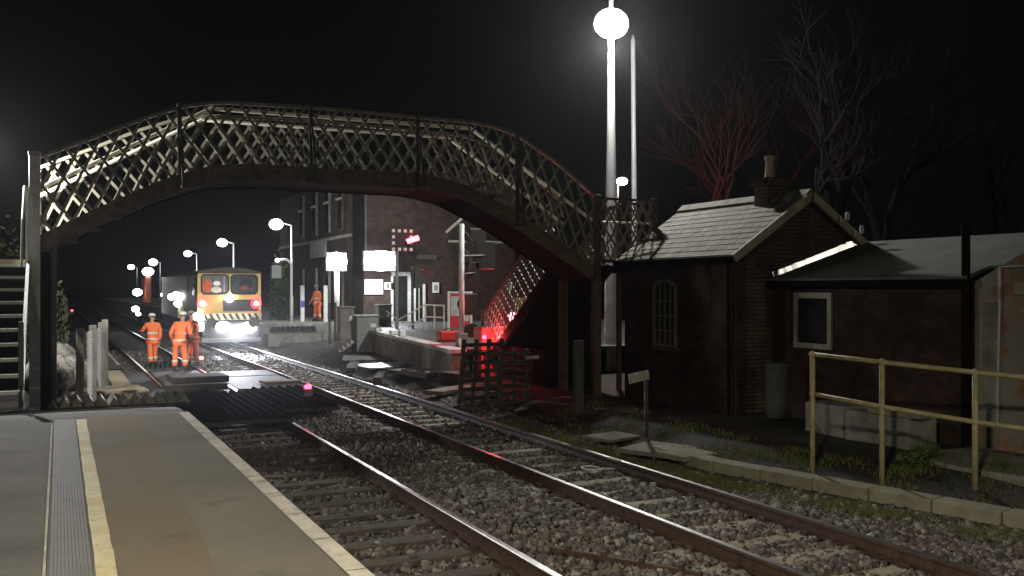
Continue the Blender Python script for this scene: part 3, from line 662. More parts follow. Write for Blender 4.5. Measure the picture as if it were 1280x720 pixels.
# lamp post left out of frame that floods the left end of the bridge, and the platform lamp behind the camera
t = thing('platform_lamp', 'platform lamp post left of the bridge stairs', 'lamp post', (-2.9, 19.0, .4), 'near platform lamps')
mb = MB(); mb.tube([(0, 0, 0), (0, 0, 4.5), (.3, -.1, 4.7), (1.55, -.3, 4.75)], .05, 10); mb.build('column', M['galv'], t); mb = MB(); mb.sphere((1.62, -.3, 4.62), .16, 14, 8, (1, 1, .5)); mb.build('lens', LENS, t)
light(t, (1.62, -.3, 4.36), 1300, (1, .99, .95), .07)
light(t, (1.5, -.25, 4.45), 550, NEUT, .07, 'SPOT', rot=aim((0, 0, 0), (1, .0, .21)), spot=40, blend=.9)  # extra spot added to brighten the lattice along the bridge
light(t, (1.3, .6, 4.4), 5200, (1, .97, .9), .1, 'SPOT', rot=aim((0, 0, 4.4), (4.5, 13, .6)), spot=30, blend=.6)  # unseen spot added to brighten the workers and the fence
t2 = thing('platform_lamp', 'platform lamp post at the near platform left of the viewer', 'lamp post', (-2.5, -.6, .88), 'near platform lamps')
mb = MB(); mb.tube([(0, 0, 0), (0, 0, 4.9)], .06, 10); mb.build('column', M['galv'], t2); mb = MB(); mb.sphere((0, 0, 4.95), .2, 14, 8, (1, 1, .6)); mb.build('lens', LENS, t2)
light(t2, (.25, .1, 4.6), 4600, (1, .90, .68), .16, 'SPOT', rot=(R(12), R(-10), 0), spot=150, blend=.9)
t2 = thing('platform_lamp', 'platform lamp post on the far side of the tracks behind the viewer', 'lamp post', (11.6, -5.5, .2), 'near platform lamps')
mb = MB(); mb.tube([(0, 0, 0), (0, 0, 5.4)], .06, 10); mb.build('column', M['galv'], t2); mb = MB(); mb.sphere((0, 0, 5.5), .2, 14, 8, (1, 1, .6)); mb.build('lens', LENS, t2)
light(t2, (-.1, .3, 5.1), 430, (1, .95, .80), .16)

# ------------------------------------------------------------------ STATION BUILDING
sb = thing('station_building', 'tall brick station building with floodlit wall beyond the crossing', 'station building', (0, 0, 0))
bx, by = 12.8, 45.0
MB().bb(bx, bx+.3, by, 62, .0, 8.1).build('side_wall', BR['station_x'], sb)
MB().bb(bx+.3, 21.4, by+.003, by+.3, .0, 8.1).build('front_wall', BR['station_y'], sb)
MB().bb(bx-.12, 21.5, by-.12, 62, 8.1, 8.25).build('cornice', M['soffit'], sb)
MB().bb(bx-.05, bx+.45, by-.12, by+.0, .0, 8.09).build('corner_pier', M['soffit'], sb)
MB().bb(bx-.06, bx, by+.05, 62, 5.0, 5.15).build('string_course', M['concrete'], sb)
for k, yy in enumerate((46.8, 49.4, 52.2, 55.3)):
    f = MB(); f.bb(bx-.03, bx-.003, yy, yy+1.0, 5.5, 7.7); wd = f.build('upper_window', M['glass'], sb)
    MB().bb(bx-.10, bx-.0, yy-.14, yy, 5.4, 7.8).build('reveal', M['concrete'], wd)
    MB().bb(bx-.12, bx-.03, yy-.05, yy+1.1, 6.95, 7.05).build('transom', M['dirtywhite'], wd)
    f = MB(); f.bb(bx-.03, bx-.003, yy, yy+1.0, 1.7, 3.5); wd = f.build('lower_window', M['glass'], sb)
    MB().bb(bx-.10, bx, yy-.12, yy, 1.6, 3.6).build('reveal', M['dirtywhite'], wd)
MB().bb(bx-.16, bx-.02, 50.0, 53.2, 4.15, 5.0).build('name_board', mat('faded_board', (.30, .29, .27), .7, .5, 5, .1), sb)
def wallbox(x0, y0, x1, y1, m, name, proud=.05, dep=.05, parent=sb, label=None):
    a = atd(x0, y0, 1); 
    def X(px): t = math.tan(math.atan((px-640)/F)+TH); return t*by
    xa, xb = X(x0), X(x1); d = xa*ST+by*CT; za = CH+(360-y1)*d/F; zb = CH+(360-y0)*d/F
    o = MB().bb(xa, xb, by-proud-dep, by-proud, za, zb).build(name, m, parent)
    if label: o['label'] = label
    return o
wallbox(455, 349, 478, 368, M['white'], 'notice_board', label='large white notice board under the floodlight')
wallbox(480, 353, 491, 362, M['white'], 'notice_board', label='small white notice right of the large board')
for a in (483, 487.5): wallbox(a, 354.5, a+2, 360, M['iron'], 'notice_panel', .11, .01)
for k in range(4): wallbox(457.5, 352+k*3.6, 475.5, 352.9+k*3.6, M['boxgrey'], 'notice_panel', .101, .006)
wallbox(540, 353, 548, 366, M['white'], 'notice_board', label='small white notice right of the white door'); wallbox(542, 356, 546, 363, M['boxgrey'], 'notice_panel', .101, .006)
wallbox(491, 345, 509, 404, M['glass'], 'doorway', .003, .03); wallbox(489, 340, 512, 345, M['postgrey'], 'lintel'); wallbox(488, 345, 491, 404, M['postgrey'], 'door_jamb'); wallbox(509, 345, 513, 404, M['postgrey'], 'door_jamb')
wallbox(519, 357, 528, 406, M['glass'], 'door', .003, .04); wallbox(516, 355, 519, 407, M['white'], 'door_jamb'); wallbox(528, 355, 531, 407, M['white'], 'door_jamb'); wallbox(522.5, 357, 524.2, 406, M['dirtywhite'], 'glazing_bar', .05, .02)
wallbox(455, 240, 458, 330, M['iron'], 'rainwater_pipe'); wallbox(560, 300, 640, 303, M['dirtywhite'], 'pipe_run', .06)
wallbox(520, 318, 545, 324, M['iron'], 'cable_box')
# poster board, free standing
def board(name, x0, y0, x1, y1, d, m, mf, label, cat, group=None, feet=None):
    a, b6 = atd(x0, y1, d), atd(x1, y0, d); t = thing(name, label, cat, ((a.x+b6.x)/2, (a.y+b6.y)/2, gz((a.x+b6.x)/2, (a.y+b6.y)/2) if feet is None else feet), group)
    rz = math.atan2(b6.y-a.y, b6.x-a.x); t.rotation_euler.z = rz
    W = (Vector((b6.x, b6.y))-Vector((a.x, a.y))).length; z0, z1 = a.z-t.location.z, b6.z-t.location.z
    MB().bb(-W/2, W/2, -.03, .02, z0, z1).build('panel', m, t)
    f = MB()
    for s in (-1, 1): f.bb(s*W/2-.04+.0, s*W/2+.04, -.05, .04, 0, z1+.08)
    f.bb(-W/2+.04, W/2-.04, -.045, .035, z1+.01, z1+.07); f.build('frame', mf, t)
    return t, W, z0, z1
t, W, z0, z1 = board('poster_board', 561, 367, 589, 410, 33, M['redplastic'], M['postgrey'], 'red poster board with pale poster beside the signal post', 'poster board', feet=.3)
MB().bb(-W*.42, W*.1, -.045, -.032, z0+(z1-z0)*.35, z1-.1).build('poster', M['sheet'], t)
MB().bb(W*.15, W*.42, -.045, -.032, z0+(z1-z0)*.2, z1-.3).build('poster', M['dirtywhite'], t)
# building floodlights
def bulk(px, py, d, w1, h1, e, label, cat='floodlight'):
    p = atd(px, py, d); t = thing('floodlight', label, cat, tuple(p), 'floodlights on the station building')
    MB().bb(-w1/2, w1/2, .02, .22, -h1/2, h1/2).build('housing', M['lamphead'], t, bevel=.03)
    mb = MB(); mb.sphere((0, 0, 0), .5, 20, 12, (w1, .5, h1)); mb.build('lens', LENS, t, smooth=True)  # lens blown up to imitate the floodlight's glare
    light(t, (0, -.6, -.2), e, COOL, .25); return t
bulk(476, 326, 45.4, 1.65, .95, 620, 'widest glaring floodlight above the white notice board')
bulk(421, 327, 43.5, .95, .85, 220, 'smaller round floodlight on a white column at the building corner')
p = atd(421, 405, 43.6); mb = MB(); mb.tube([(0, 0, -.3), (0, 0, 2.6)], .12, 10); o = mb.build('lamp_column', M['white'], smooth=True); o.location = p; tag(o, 'white column below the smaller round floodlight', 'column')
p = atd(393, 400, 47)
for i, (px, lab) in enumerate(((378, 'slim white post with blue band left of the platform worker'), (407, 'slim white post right of the platform worker'))):
    t = thing('platform_post', lab, 'post', tuple(atd(px, 402, 46.5)), 'slim posts on the far platform')
    MB().bb(-.09, .09, -.05, .05, 0, 1.75).build('board', M['white'], t)
    if i == 0: MB().bb(-.095, .095, -.06, -.052, .7, 1.0).build('blue_band', mat('blue_band', (.05, .08, .4), .6), t)

# ------------------------------------------------------------------ far platform, ramp wall, road crossing
fp = MB(); ysf = [44.5]+list(np.arange(50, 180, 10.))
n = len(ysf)
vs = [(8.2+shift(y), y, .88) for y in ysf]+[(16+shift(y), y, .88) for y in ysf]+[(8.2+shift(y), y, -.3) for y in ysf]
fs = [(i, i+1, n+i+1, n+i) for i in range(n-1)]+[(i, 2*n+i, 2*n+i+1, i+1) for i in range(n-1)]+[(0, n, 2*n)]
fp.add(vs, fs); fp.bb(8.2, 16, 44.3, 44.5, -.3, .878)
struct(fp.build('far_platform', M['concrete']))
strip('far_platform_line', [(8.22+shift(y), y) for y in ysf], [(8.55+shift(y), y) for y in ysf], .884, M['white'])
# left bank platform far away
strip('far_path_edge', [(-1.2, 60), (-2.5, 160)], [(.5, 60), (-.6, 160)], .25, M['concrete'])
A0, B0 = Vector((11.6, 41.5, 0)), Vector((9.3, 23.4, 0))
rw = thing('retaining_wall', 'pale concrete retaining wall with bright coping beside the crossing', 'wall', (0, 0, 0))
def wallrun(A, B, z0, z1, th, m, name, parent):
    mb = MB(); t = (B-A).normalized(); nn = Vector((-t.y, t.x, 0))
    if nn.x < 0: nn = -nn
    vs = [A+Vector((0, 0, z0)), B+Vector((0, 0, z0)), B+Vector((0, 0, z1)), A+Vector((0, 0, z1))]
    mb.add(vs+[v+nn*th for v in vs], [(0, 1, 2, 3), (7, 6, 5, 4), (0, 4, 5, 1), (2, 6, 7, 3), (1, 5, 6, 2), (0, 3, 7, 4)]); return mb.build(name, m, parent)
wallrun(A0, B0, -.2, .80, .3, M['concrete'], 'face', rw); wallrun(A0+Vector((-.08, 0, 0)), B0+Vector((-.08, -.05, 0)), .80, .90, .45, mat('coping_paint', (.6, .59, .55), .6, .3, 3, .2, patch=[((.25, .24, .21), 4, .52, .62, .8)]), 'coping', rw)
tr = MB(); tr.add([(9.7, 23.5, .86), (11.9, 41.5, .86), (12.0, 44.3, .86), (26, 44.3, .86), (26, 23.5, .86)], [(0, 1, 2, 3, 4)]); struct(tr.build('forecourt', M['road']))
road2 = mat('crossing_panel_rubber', (.055, .055, .055), .75, .4, 4, .5, bscale=30)
rc = MB()
for k in range(4):
    y0 = 23.6+k*1.83
    for x0, x1 in ((-6, 1.7), (1.7, 2.29), (2.48, 3.83)): rc.bb(x0, x1, y0, y0+1.80, -.25, -.012-.006*(k % 2))
for k in range(3): rc.bb(4.05, 5.78, 24.6+k*1.83, 26.37+k*1.83, -.25, -.014-.008*(k % 2))
struct(rc.build('crossing_road', road2, bevel=.012))
rc = MB(); rc.bb(1.25, 1.7, 23.4, 31.7, -.012, -.004); struct(rc.build('crossing_edge', M['plank']))
# timber boards by the fence
for k in range(6):
    p = at(120+k*1, 460+k*6.2, .0)
    o = MB().bb(-.75, .75, -.11, .11, 0, .06).build('timber_board', M['plank'], bevel=.008); o.location = (1.25+rnd.uniform(-.04, .04)-.25, 22.6+k*.42, .22-.02*k); o.rotation_euler.z = rnd.uniform(-.03, .03)
    tag(o, 'pale timber board laid in the walkway beside the wire fence', 'board', 'timber walkway boards')
strip('walkway_line', [(1.68, 33), (1.50, 52)], [(1.76, 33), (1.62, 52)], .06, M['white'])
strip('walkway', [(.3, 31.6), (.1, 60)], [(1.72, 31.6), (1.62, 60)], .05, M['road'])

# trespass guards: rows of triangular timbers
def guards(n, along, across, h, m, name, label, loc, rz, cat='trespass guard', group='trespass guards', tagged=True):
    t = thing(name, label, cat, loc, group, rz)
    for k in range(n):
        mb = MB(); x = (k-(n-1)/2)*across/n; w2 = across/n*.46
        mb.prism([(x-w2, 0), (x+w2, 0), (x+.004, h), (x-.004, h)], -along/2, along/2, 'Y'); mb.build('ridge', m, t)
    MB().bb(-across/2, across/2, -along/2-.02, along/2+.02, -.06, -.002).build('base', M['oldwood'], t)
    return t
GW = mat('guard_timber', (.34, .32, .27), .8, .4, 5, .4)
guards(12, .8, 2.3, .14, GW, 'trespass_guard', 'row of ridged trespass guards with pale tops at the end of the platform', (.95, 18.2, .50), .0)
GB = mat('guard_rubber', (.012, .012, .012), .95, .3, 8, .3, spec=.08)
guards(12, 4.6, 2.05, .12, GB, 'trespass_guard', 'black ridged trespass guard laid over the near track', (2.96, 20.4, .065), 0)
guards(6, 3.6, 1.2, .14, GB, 'trespass_guard', 'black ridged trespass guard between the two tracks with a red lamp', (4.62, 21.2, .065), 0)
guards(8, .7, 1.2, .22, M['black'], 'trespass_guard', 'black spiked trespass guard at the feet of the left worker', (3.1, 33.2, -.1), 0)
p = at(383, 409, .55); guards(9, .8, 2.0, .22, M['black'], 'trespass_guard', 'black spiked trespass guard at the end of the far platform', (9.6, 43.6, .55), 0)
p = at(420, 442, 0); g_ = guards(6, .9, 1.3, .2, M['sheet'], 'trespass_guard', 'brightly lit pale ridged guard leaning against the cabinets', (p.x, p.y, .1), .35); g_.rotation_euler.y = R(-32)
MB().bb(8.4, 10.6, 43.2, 44.0, -.1, .48).build('guard_plinth', M['concrete']); bpy.data.objects['guard_plinth']['kind'] = 'structure'

# stacked crossing panels on the near track
for k, (dz, lab) in enumerate(((0, 'bottom dark crossing panel of the stack on the near track'), (.17, 'middle dark crossing panel of the stack on the near track'), (.34, 'top dark crossing panel of the stack with pale edges'))):
    mb = MB(); mb.bb(-.75+.08*k, .75-.05*k, -.5, .5, 0, .15); o = mb.build('loose_slab', M['oldwood'] if k else M['black'], bevel=.02); o.location = (2.78+.05*k, 23.3, -.0+dz); o.rotation_euler.z = .05*k-.06
    tag(o, lab, 'panel', 'stacked crossing panels')
# small lanterns
def lantern(p, label, m, r=.06):
    t = thing('lantern', label, 'lantern', tuple(p), 'lanterns on the track')
    MB().bb(-.09, .09, -.07, .07, 0, .16).build('battery_box', M['dirtywhite'], t, bevel=.01); mb = MB(); mb.sphere((0, 0, .2), r, 12, 8, (1.2, 1, .8)); mb.build('lens', m, t); return t
lantern(at(251, 455, 0), 'red lantern standing on the ground right of the workers', REDHOT, .075)
tt = lantern(Vector((4.85, 20.6, .18)), 'red lamp lying on the black guard between the tracks', REDL, .07)
lantern(at(122, 452, .05), 'dim red box lantern beside the timber boards', M['redplastic'])
lantern(at(90, 392, .9), 'tiny red lamp on the left at the start of the far track', REDL, .06)

# ------------------------------------------------------------------ debris on the right of the crossing
def slabthing(px, py, z, L, W_, H_, rz, m, label, cat='slab', tilt=0, group='lifted crossing slabs', name='loose_slab'):
    o = MB().bb(-L/2, L/2, -W_/2, W_/2, 0, H_).build(name, m, bevel=.015); p = at(px, py, z); o.location = p; o.rotation_euler = (tilt, tilt*.5, rz); return tag(o, label, cat, group)
slabthing(540, 470, .02, 1.4, 1.1, .16, .35, M['slab'], 'thick tilted brown slab with a stick on it, near the hurdle', tilt=.06)
slabthing(520, 466, .0, 1.5, .9, .12, .5, M['mossy'], 'flat slab lying under the thick tilted brown slab')
slabthing(480, 458, .03, 1.9, 1.3, .05, .25, M['sheet'], 'wet shining sheet lying in the middle of the slabs', 'sheet', .03)
slabthing(456, 449, .03, 1.5, 1.0, .06, -.3, M['sheet'], 'bright wet board nearest the grey cabinets', 'board', .06)
slabthing(505, 448, .03, 2.2, 1.3, .08, .1, M['slab'], 'wide grey slab against the foot of the retaining wall')
slabthing(441, 462, .0, 2.6, .28, .16, 1.25, M['oldwood'], 'dark old timber lying beside the far rail', 'timber')
slabthing(475, 474, .0, 2.0, .24, .14, 1.2, M['oldwood'], 'second dark timber lying along the far rail below the sheet', 'timber')
slabthing(515, 440, .1, 1.6, .09, .05, .75, M['white'], 'long white pole leaning at the foot of the retaining wall', 'pole', .15)
slabthing(546, 466, .22, .8, .1, .06, .35, M['dirtywhite'], 'short pale stick lying on the thick tilted slab', 'stick')
slabthing(565, 490, .0, 1.6, .5, .1, .6, M['slab'], 'low dull slab in front of the hurdle')
slabthing(350, 478, .0, 1.0, .5, .06, .1, M['slab'], 'flat grey plate lying beside the far rail at the crossing')

# cabinets
def cabinet(px, py, d_, w2, h2, dd, m, label, lid=True):
    p = at(px, py, 0); t = thing('cabinet', label, 'cabinet', (p.x, p.y, -.02), 'trackside cabinets')
    MB().bb(-w2/2, w2/2, -dd/2, dd/2, 0, h2).build('body', m, t, bevel=.02)
    if lid: MB().bb(-w2/2-.04, w2/2+.04, -dd/2-.05, dd/2+.04, h2+.001, h2+.07).build('lid', m, t, bevel=.02)
    MB().bb(w2*.12, w2*.38, -dd/2-.012, -dd/2-.001, h2*.72, h2*.82).build('plate', M['white'], t); return t
cabinet(457, 441, 0, .86, 1.42, .6, M['boxgrey'], 'low grey cabinet with overhanging lid right of the pillar')
cabinet(432, 441, 0, .55, 1.75, .5, M['concrete'], 'tall grey pillar cabinet below the smaller floodlight')
cabinet(479, 432, 0, .6, 1.75, .5, M['concrete'], 'grey cabinet behind the low one, below the notice board')
for px, lab in ((412, 'thin black stake left of the tall pillar cabinet'), (419, 'thin black stake touching the tall pillar cabinet')):
    p = at(px, 436, 0); o = MB().bb(-.04, .04, -.04, .04, -.1, 1.9).build('stake', M['iron']); o.location = p; tag(o, lab, 'stake', 'thin black stakes')
# cream handrails at the station door
hr = thing('cream_railing', 'cream painted railing in front of the white station door', 'railing', (0, 0, 0))
def hp(px, py, d): return atd(px, py, d)
mb = MB()
for px in (532, 543, 555): mb.tube([hp(px, 381, 38), hp(px, 413, 38)], .035, 6)
mb.build('post', M['cream'], hr)
for py in (381, 396): mb = MB(); mb.tube([hp(531, py, 38), hp(556, py+1, 38)], .035, 6); mb.build('rail', M['cream'], hr)
mb = MB(); mb.tube([hp(498, 400, 38), hp(531, 381, 38)], .03, 6); mb.tube([hp(510, 409, 38), hp(531, 397, 38)], .03, 6); mb.tube([hp(498, 400, 38), hp(482, 388, 38)], .02, 6); mb.build('sloping_rail', M['cream'], hr)
# equipment boxes on the wall top
p = atd(560, 418, 29.5); t = thing('equipment_box', 'bright red equipment case on top of the retaining wall', 'case', (p.x, p.y, .88)); MB().bb(-.32, .32, -.2, .2, 0, .32).build('body', M['redplastic'], t, bevel=.05); mb = MB(); mb.tube([(-.15, 0, .32), (-.12, 0, .38), (.12, 0, .38), (.15, 0, .32)], .02, 6); mb.build('handle', M['boot'], t)
for k, (px, py, s) in enumerate(((494, 408, .25), (530, 418, .3), (545, 423, .2), (478, 405, .2))):
    f = (py-405)/33; p = A0+(B0-A0)*min(1, max(0, (px-440)/130*.62+.1)); o = MB().bb(-s/2, s/2, -.12, .12, 0, .1+.04*k % .1).build('rubble_block', M['white'], bevel=.02); o.location = (p.x+.15, p.y, .902)
    tag(o, ['pale block on the coping below the station doorway', 'largest pale block on the coping below the cream railing', 'small pale block on the coping nearest the red case', 'small pale block on the coping farthest left'][k], 'block', 'pale blocks on the coping')

# ------------------------------------------------------------------ crossing signals
p = at(577, 468, .1)
sp_ = thing('signal_post', 'grey signal post carrying dark signal heads seen from behind', 'signal', tuple(p))
mb = MB(); mb.tube([(0, 0, -.1), (0, 0, 4.2)], .075, 12); mb.build('post', M['postgrey'], sp_, smooth=True)
mb = MB(); mb.bb(-.14, .14, -.14, .14, -.1, 1.15); mb.build('base_box', M['boxgrey'], sp_, bevel=.02)
def shead(dx, z0, z1, w2, dy=.15):
    mb = MB(); mb.bb(dx-w2/2, dx+w2/2, dy, dy+.28, z0, z1); o = mb.build('signal_head', mat('signal_housing', (.035, .038, .035), .5, .2, 6, .1), sp_, bevel=.03)
    hd = MB(); hd.tube([(dx-.0, dy+.28, (z0+z1)/2), (dx, dy+.52, (z0+z1)/2)], [.17, .19], 12, cap=False); hd.build('hood', M['black'], o); return o
shead(.78, 2.95, 3.75, .62); shead(.42, 2.55, 3.15, .4); shead(.30, 1.65, 2.25, .46, .1); shead(.55, 3.7, 4.1, .5)
mb = MB(); mb.tube([(.05, .1, 3.3), (1.0, .2, 3.35)], .03, 6); mb.tube([(.05, .1, 2.8), (.6, .2, 2.85)], .03, 6); mb.tube([(0, 0, 3.6), (.25, -.05, 3.3), (.22, -.1, 2.95), (.05, -.05, 2.85)], .012, 6); mb.tube([(0, .05, 4.1), (.2, 0, 3.9), (.38, 0, 3.6)], .012, 6); mb.build('bracket', M['iron'], sp_)
mb = MB(); mb.tube([(.28, -.1, 1.22), (.28, .1, 1.22)], .2, 16); mb.build('round_bell', M['black'], sp_)
mb = MB(); mb.bar((-.45, .05, 3.95), (.2, .05, 4.5), .07, .03); mb.build('stay', M['postgrey'], sp_)
mb = MB(); mb.bar((-.12, -.15, 1.0), (.15, -.25, -.12), .1, .05); mb.build('white_stake', M['white'], sp_)

p = at(497, 428, .3); cs = thing('crossing_light', 'crossing signal with chequered border board and lit red lamp', 'crossing signal', (p.x, p.y, p.z)); Dc = (p-Vector((0, 0, CH))).dot(Vector((ST, CT, 0)))
zc = CH+(360-300)*Dc/F-p.z; sz = 27*Dc/F
mb = MB(); mb.tube([(0, .1, -.4), (0, .1, zc)], .07, 10); mb.build('post', M['boxgrey'], cs)
ox = .2; mb = MB(); mb.bb(ox-sz/2, ox+sz/2, 0, .05, zc-sz/2, zc+sz/2); mb.build('backboard', M['black'], cs)
ck = MB(); s1 = sz/7
for i in range(7):
    for j in range(7):
        if (i in (0, 6) or j in (0, 6)) and (i+j) % 2 == 0: ck.bb(ox-sz/2+i*s1, ox-sz/2+(i+1)*s1, -.012, -.002, zc-sz/2+j*s1, zc-sz/2+(j+1)*s1)
ck.build('chequer_border', mat('chequer_white', (.75, .72, .66), .5, .1), cs)
mb = MB(); mb.tube([(ox+.15, -.16, zc-.06), (ox+.62, -.2, zc+.10)], [.10, .11], 12); mb.build('red_lamp', emis('red_lamp_core', (1, .10, .14), 9), cs, smooth=True)
light(cs, (ox+.4, -.55, zc), 4, (1, .05, .08), .1)
mb = MB(); mb.tube([(ox+.3, .0, zc-.06), (ox+.3, -.16, zc-.05)], .15, 12); mb.build('hood', M['black'], cs)
p = at(532, 428, .3); c2_ = thing('crossing_light', 'unlit red crossing lamp on a dark cross arm right of the chequered signal', 'crossing signal', tuple(p))
mb = MB(); mb.tube([(-.55, 0, -.3), (-.55, 0, 3.0)], .05, 8); mb.tube([(-.6, 0, 3.05), (.35, 0, 3.05)], .04, 8); mb.build('arm', M['iron'], c2_)
mb = MB(); mb.tube([(0, -.02, 2.9), (0, -.12, 2.9)], .12, 12); mb.build('lens', mat('dull_red_lens', (.2, .015, .015), .4), c2_)
mb = MB(); mb.bb(-.5, -.15, -.1, .1, 2.2, 3.0); mb.build('lamp_housing', M['iron'], c2_, bevel=.03)
# wigwag facing the road, its red light falls on road, stairs and the trees
p = atd(637, 396, 30); wg = thing('crossing_light', 'glowing red crossing light seen through the stair lattice', 'crossing signal', (p.x, p.y, .1))
mb = MB(); mb.tube([(0, 0, 0), (0, 0, 2.6)], .06, 8); mb.build('post', M['boxgrey'], wg); mb = MB(); mb.bb(-.06, .0, -.35, .35, 1.3, 2.2); mb.build('backboard', M['black'], wg)
mb = MB(); mb.sphere((-.02, -.28, p.z-.1), .16, 12, 8); mb.build('lens', REDHOT, wg)
light(wg, (-.3, -.4, 1.7), 520, (1, .06, .08), .1, 'SPOT', rot=aim((0, 0, 0), (-1, -.9, .0)), spot=125); light(wg, (.5, .1, 2.2), 9000, (1, .06, .08), .1, 'SPOT', rot=aim((0, 0, 0), (15, 12.5, 7.5)), spot=54)
p = atd(603, 408, 26); rb = thing('barrier_machine', 'red lit barrier machine housing behind the hurdle', 'barrier machine', (p.x+.2, p.y, .1))
MB().bb(-.35, .4, -.3, .3, 0, 1.35).build('housing', mat('barrier_red', (.6, .12, .10), .5, .1), rb, bevel=.05); MB().bb(-.3, .3, -.34, -.31, .5, .62).build('vent', M['black'], rb)
light(rb, (-.2, -.9, 1.1), 70, (1, .06, .08), .08, name='lamp_light')
mb = MB(); mb.sphere((-.3, -.36, 1.1), .06, 10, 8); mb.build('lens', REDL, rb)
# dim figures/boxes seen beyond the stairs
p = atd(622, 395, 34); o = MB().bb(-.3, .3, -.2, .2, -.8, .5).build('yellow_box', mat('yellow_plastic', (.2, .14, .03), .6), bevel=.04); o.location = atd(650, 395, 34); o.location.z = 1.7; 
o.location.z = 1.67; tag(o, 'yellow crate beyond the stair lattice', 'crate')

# hurdles / pallets standing by the rail
def hurdle(px, py, W2, H2, rz, tilt, label):
    p = at(px, py, -.05); t = thing('timber_hurdle', label, 'hurdle', tuple(p), 'dark timber hurdles'); t.rotation_euler = (tilt, 0, rz)
    for k in range(4): MB().bb(-W2/2+k*(W2-.07)/3, -W2/2+.07+k*(W2-.07)/3, -.045, .045, 0, H2).build('upright', M['oldwood'], t)
    for k in range(7): MB().bb(-W2/2-.03, W2/2+.03, -.07, -.047, .08+k*(H2-.2)/6.2, .17+k*(H2-.2)/6.2).build('slat', M['oldwood'], t)
hurdle(598, 503, 1.0, 1.45, .05, .16, 'dark slatted hurdle leaning upright below the signal post')
hurdle(634, 508, .9, 1.25, -.35, .1, 'second dark hurdle leaning behind the first, nearer the bridge')
slabthing(573, 482, .0, .7, .7, .35, .3, M['oldwood'], 'dark block of timber at the left foot of the hurdle', 'timber', group='dark timbers by the hurdle')
# small things under the bridge
p = at(723, 520, .0); o = MB().bb(-.09, .09, -.06, .06, 0, 1.55).build('concrete_post', mat('dark_concrete', (.10, .10, .09), .9), bevel=.01); o.location = atd(723, 472, 18.5); o.location.z = .55; tag(o, 'short grey concrete post between the brown bridge pillars', 'post')
o.location.z = -.05
o = MB().bb(-.16, .16, -.01, .01, -.03, .04).build('marker_plate', M['white']); o.location = atd(665, 447, 20); tag(o, 'tiny white plate on a stick in the dark below the bridge', 'marker')
st = MB().bb(-.015, .015, .012, .03, -1.2, 0).build('stick', M['iron'], o); st.location = (0, 0, 0)
sg = thing('trackside_sign', 'small tilted white plate on a short post in front of the hut', 'sign', (0, 0, 0)); p = atd(808, 470, 15.5); sg.location = (p.x, p.y, .1); 
mb = MB(); mb.bb(-.19, .19, -.03, -.012, p.z-.17, p.z-.02); o = mb.build('plate', M['dirtywhite'], sg); o.rotation_euler = (0, R(-9), 0)
MB().bb(-.03, .03, -.01, .03, 0, p.z-.1).build('post', M['iron'], sg)
slabthing(790, 520, .08, 1.5, .15, .12, R(-52), M['concrete'], 'thin bright topped kerb stone in front of the hut', 'kerb', group='loose kerb stones')
slabthing(825, 565, .02, 1.0, .9, .07, .5, M['slab'], 'cracked reddish slab lying on the moss by the far rail', 'slab', .02, 'trackside slabs')
slabthing(765, 548, .03, .8, .6, .05, .3, M['slab'], 'grey slab half sunk in moss in front of the hut', 'slab', .02, 'trackside slabs')
slabthing(860, 572, .03, .7, .5, .08, .2, M['mossy'], 'mossy block where the concrete edging begins', 'slab', .02, 'trackside slabs')
o = MB().bb(-.02, .02, -.14, .14, 0, .02).build('white_stick', M['white']); o.location = (7.33, 12.05, .002); o.rotation_euler.z = .1; tag(o, 'short white stick lying on the far rail', 'stick')
mb = MB(); mb.tube([(.12*math.cos(a), .12*math.sin(a)*1.3, .0) for a in np.linspace(0, 5.6, 14)]+[(.3, -.2, 0)], .012, 6); o = mb.build('cable_loop', M['white']); o.location = at(738, 585, -.12); tag(o, 'loop of pale cable lying between the far rails', 'cable')
mb = MB(); mb.bb(-.03, .03, -.8, .8, 0, .06)
for k in range(4): mb.tube([(0, -.6+k*.4, .0), (0, -.6+k*.4, .10)], .035, 8)
o = mb.build('rusty_bar', M['rust'], bevel=.01); o.location = at(778, 706, -.13); o.rotation_euler.z = .55; tag(o, 'rusty iron bar with clamps lying in the ballast between tracks', 'iron bar')

# ------------------------------------------------------------------ TRAIN
TX, TY = 6.72, 43.1
tn = thing('track_machine', 'yellow fronted track maintenance train with two red tail lamps', 'train', (TX, TY, 0))
hw = 1.34
cab = MB(); cab.prism([(-hw, 1.3), (hw, 1.3), (hw, 3.05), (hw-.05, 3.22), (-hw+.05, 3.22), (-hw, 3.05)], 0, .12, 'Y'); fpn = cab.build('cab_front', M['trainyellow'], tn)
MB().prism([(-hw+.01, 1.3), (hw-.01, 1.3), (hw-.01, 3.1), (-hw+.01, 3.1)], .121, 3.5, 'Y').build('cab_body', M['trainside'], tn)
rf = [(-hw-.03, 3.15)]+[(x, 3.18+.24*math.cos(x/hw*1.45)) for x in np.linspace(-hw, hw, 11)]+[(hw+.03, 3.15)]
MB().prism(rf, -.06, 3.6, 'Y').build('cab_roof', M['roofgrey'], tn)
MB().bb(-hw, hw, 3.6, 16, 1.0, 3.1).build('body', M['trainside'], tn, bevel=.03)
MB().prism([(x, z-.08) for x, z in rf], 3.62, 16, 'Y').build('body_roof', M['roofgrey'], tn)
MB().bb(-hw+.1, hw-.1, .2, 16, .55, 1.28).build('underframe', M['soffit'], tn)
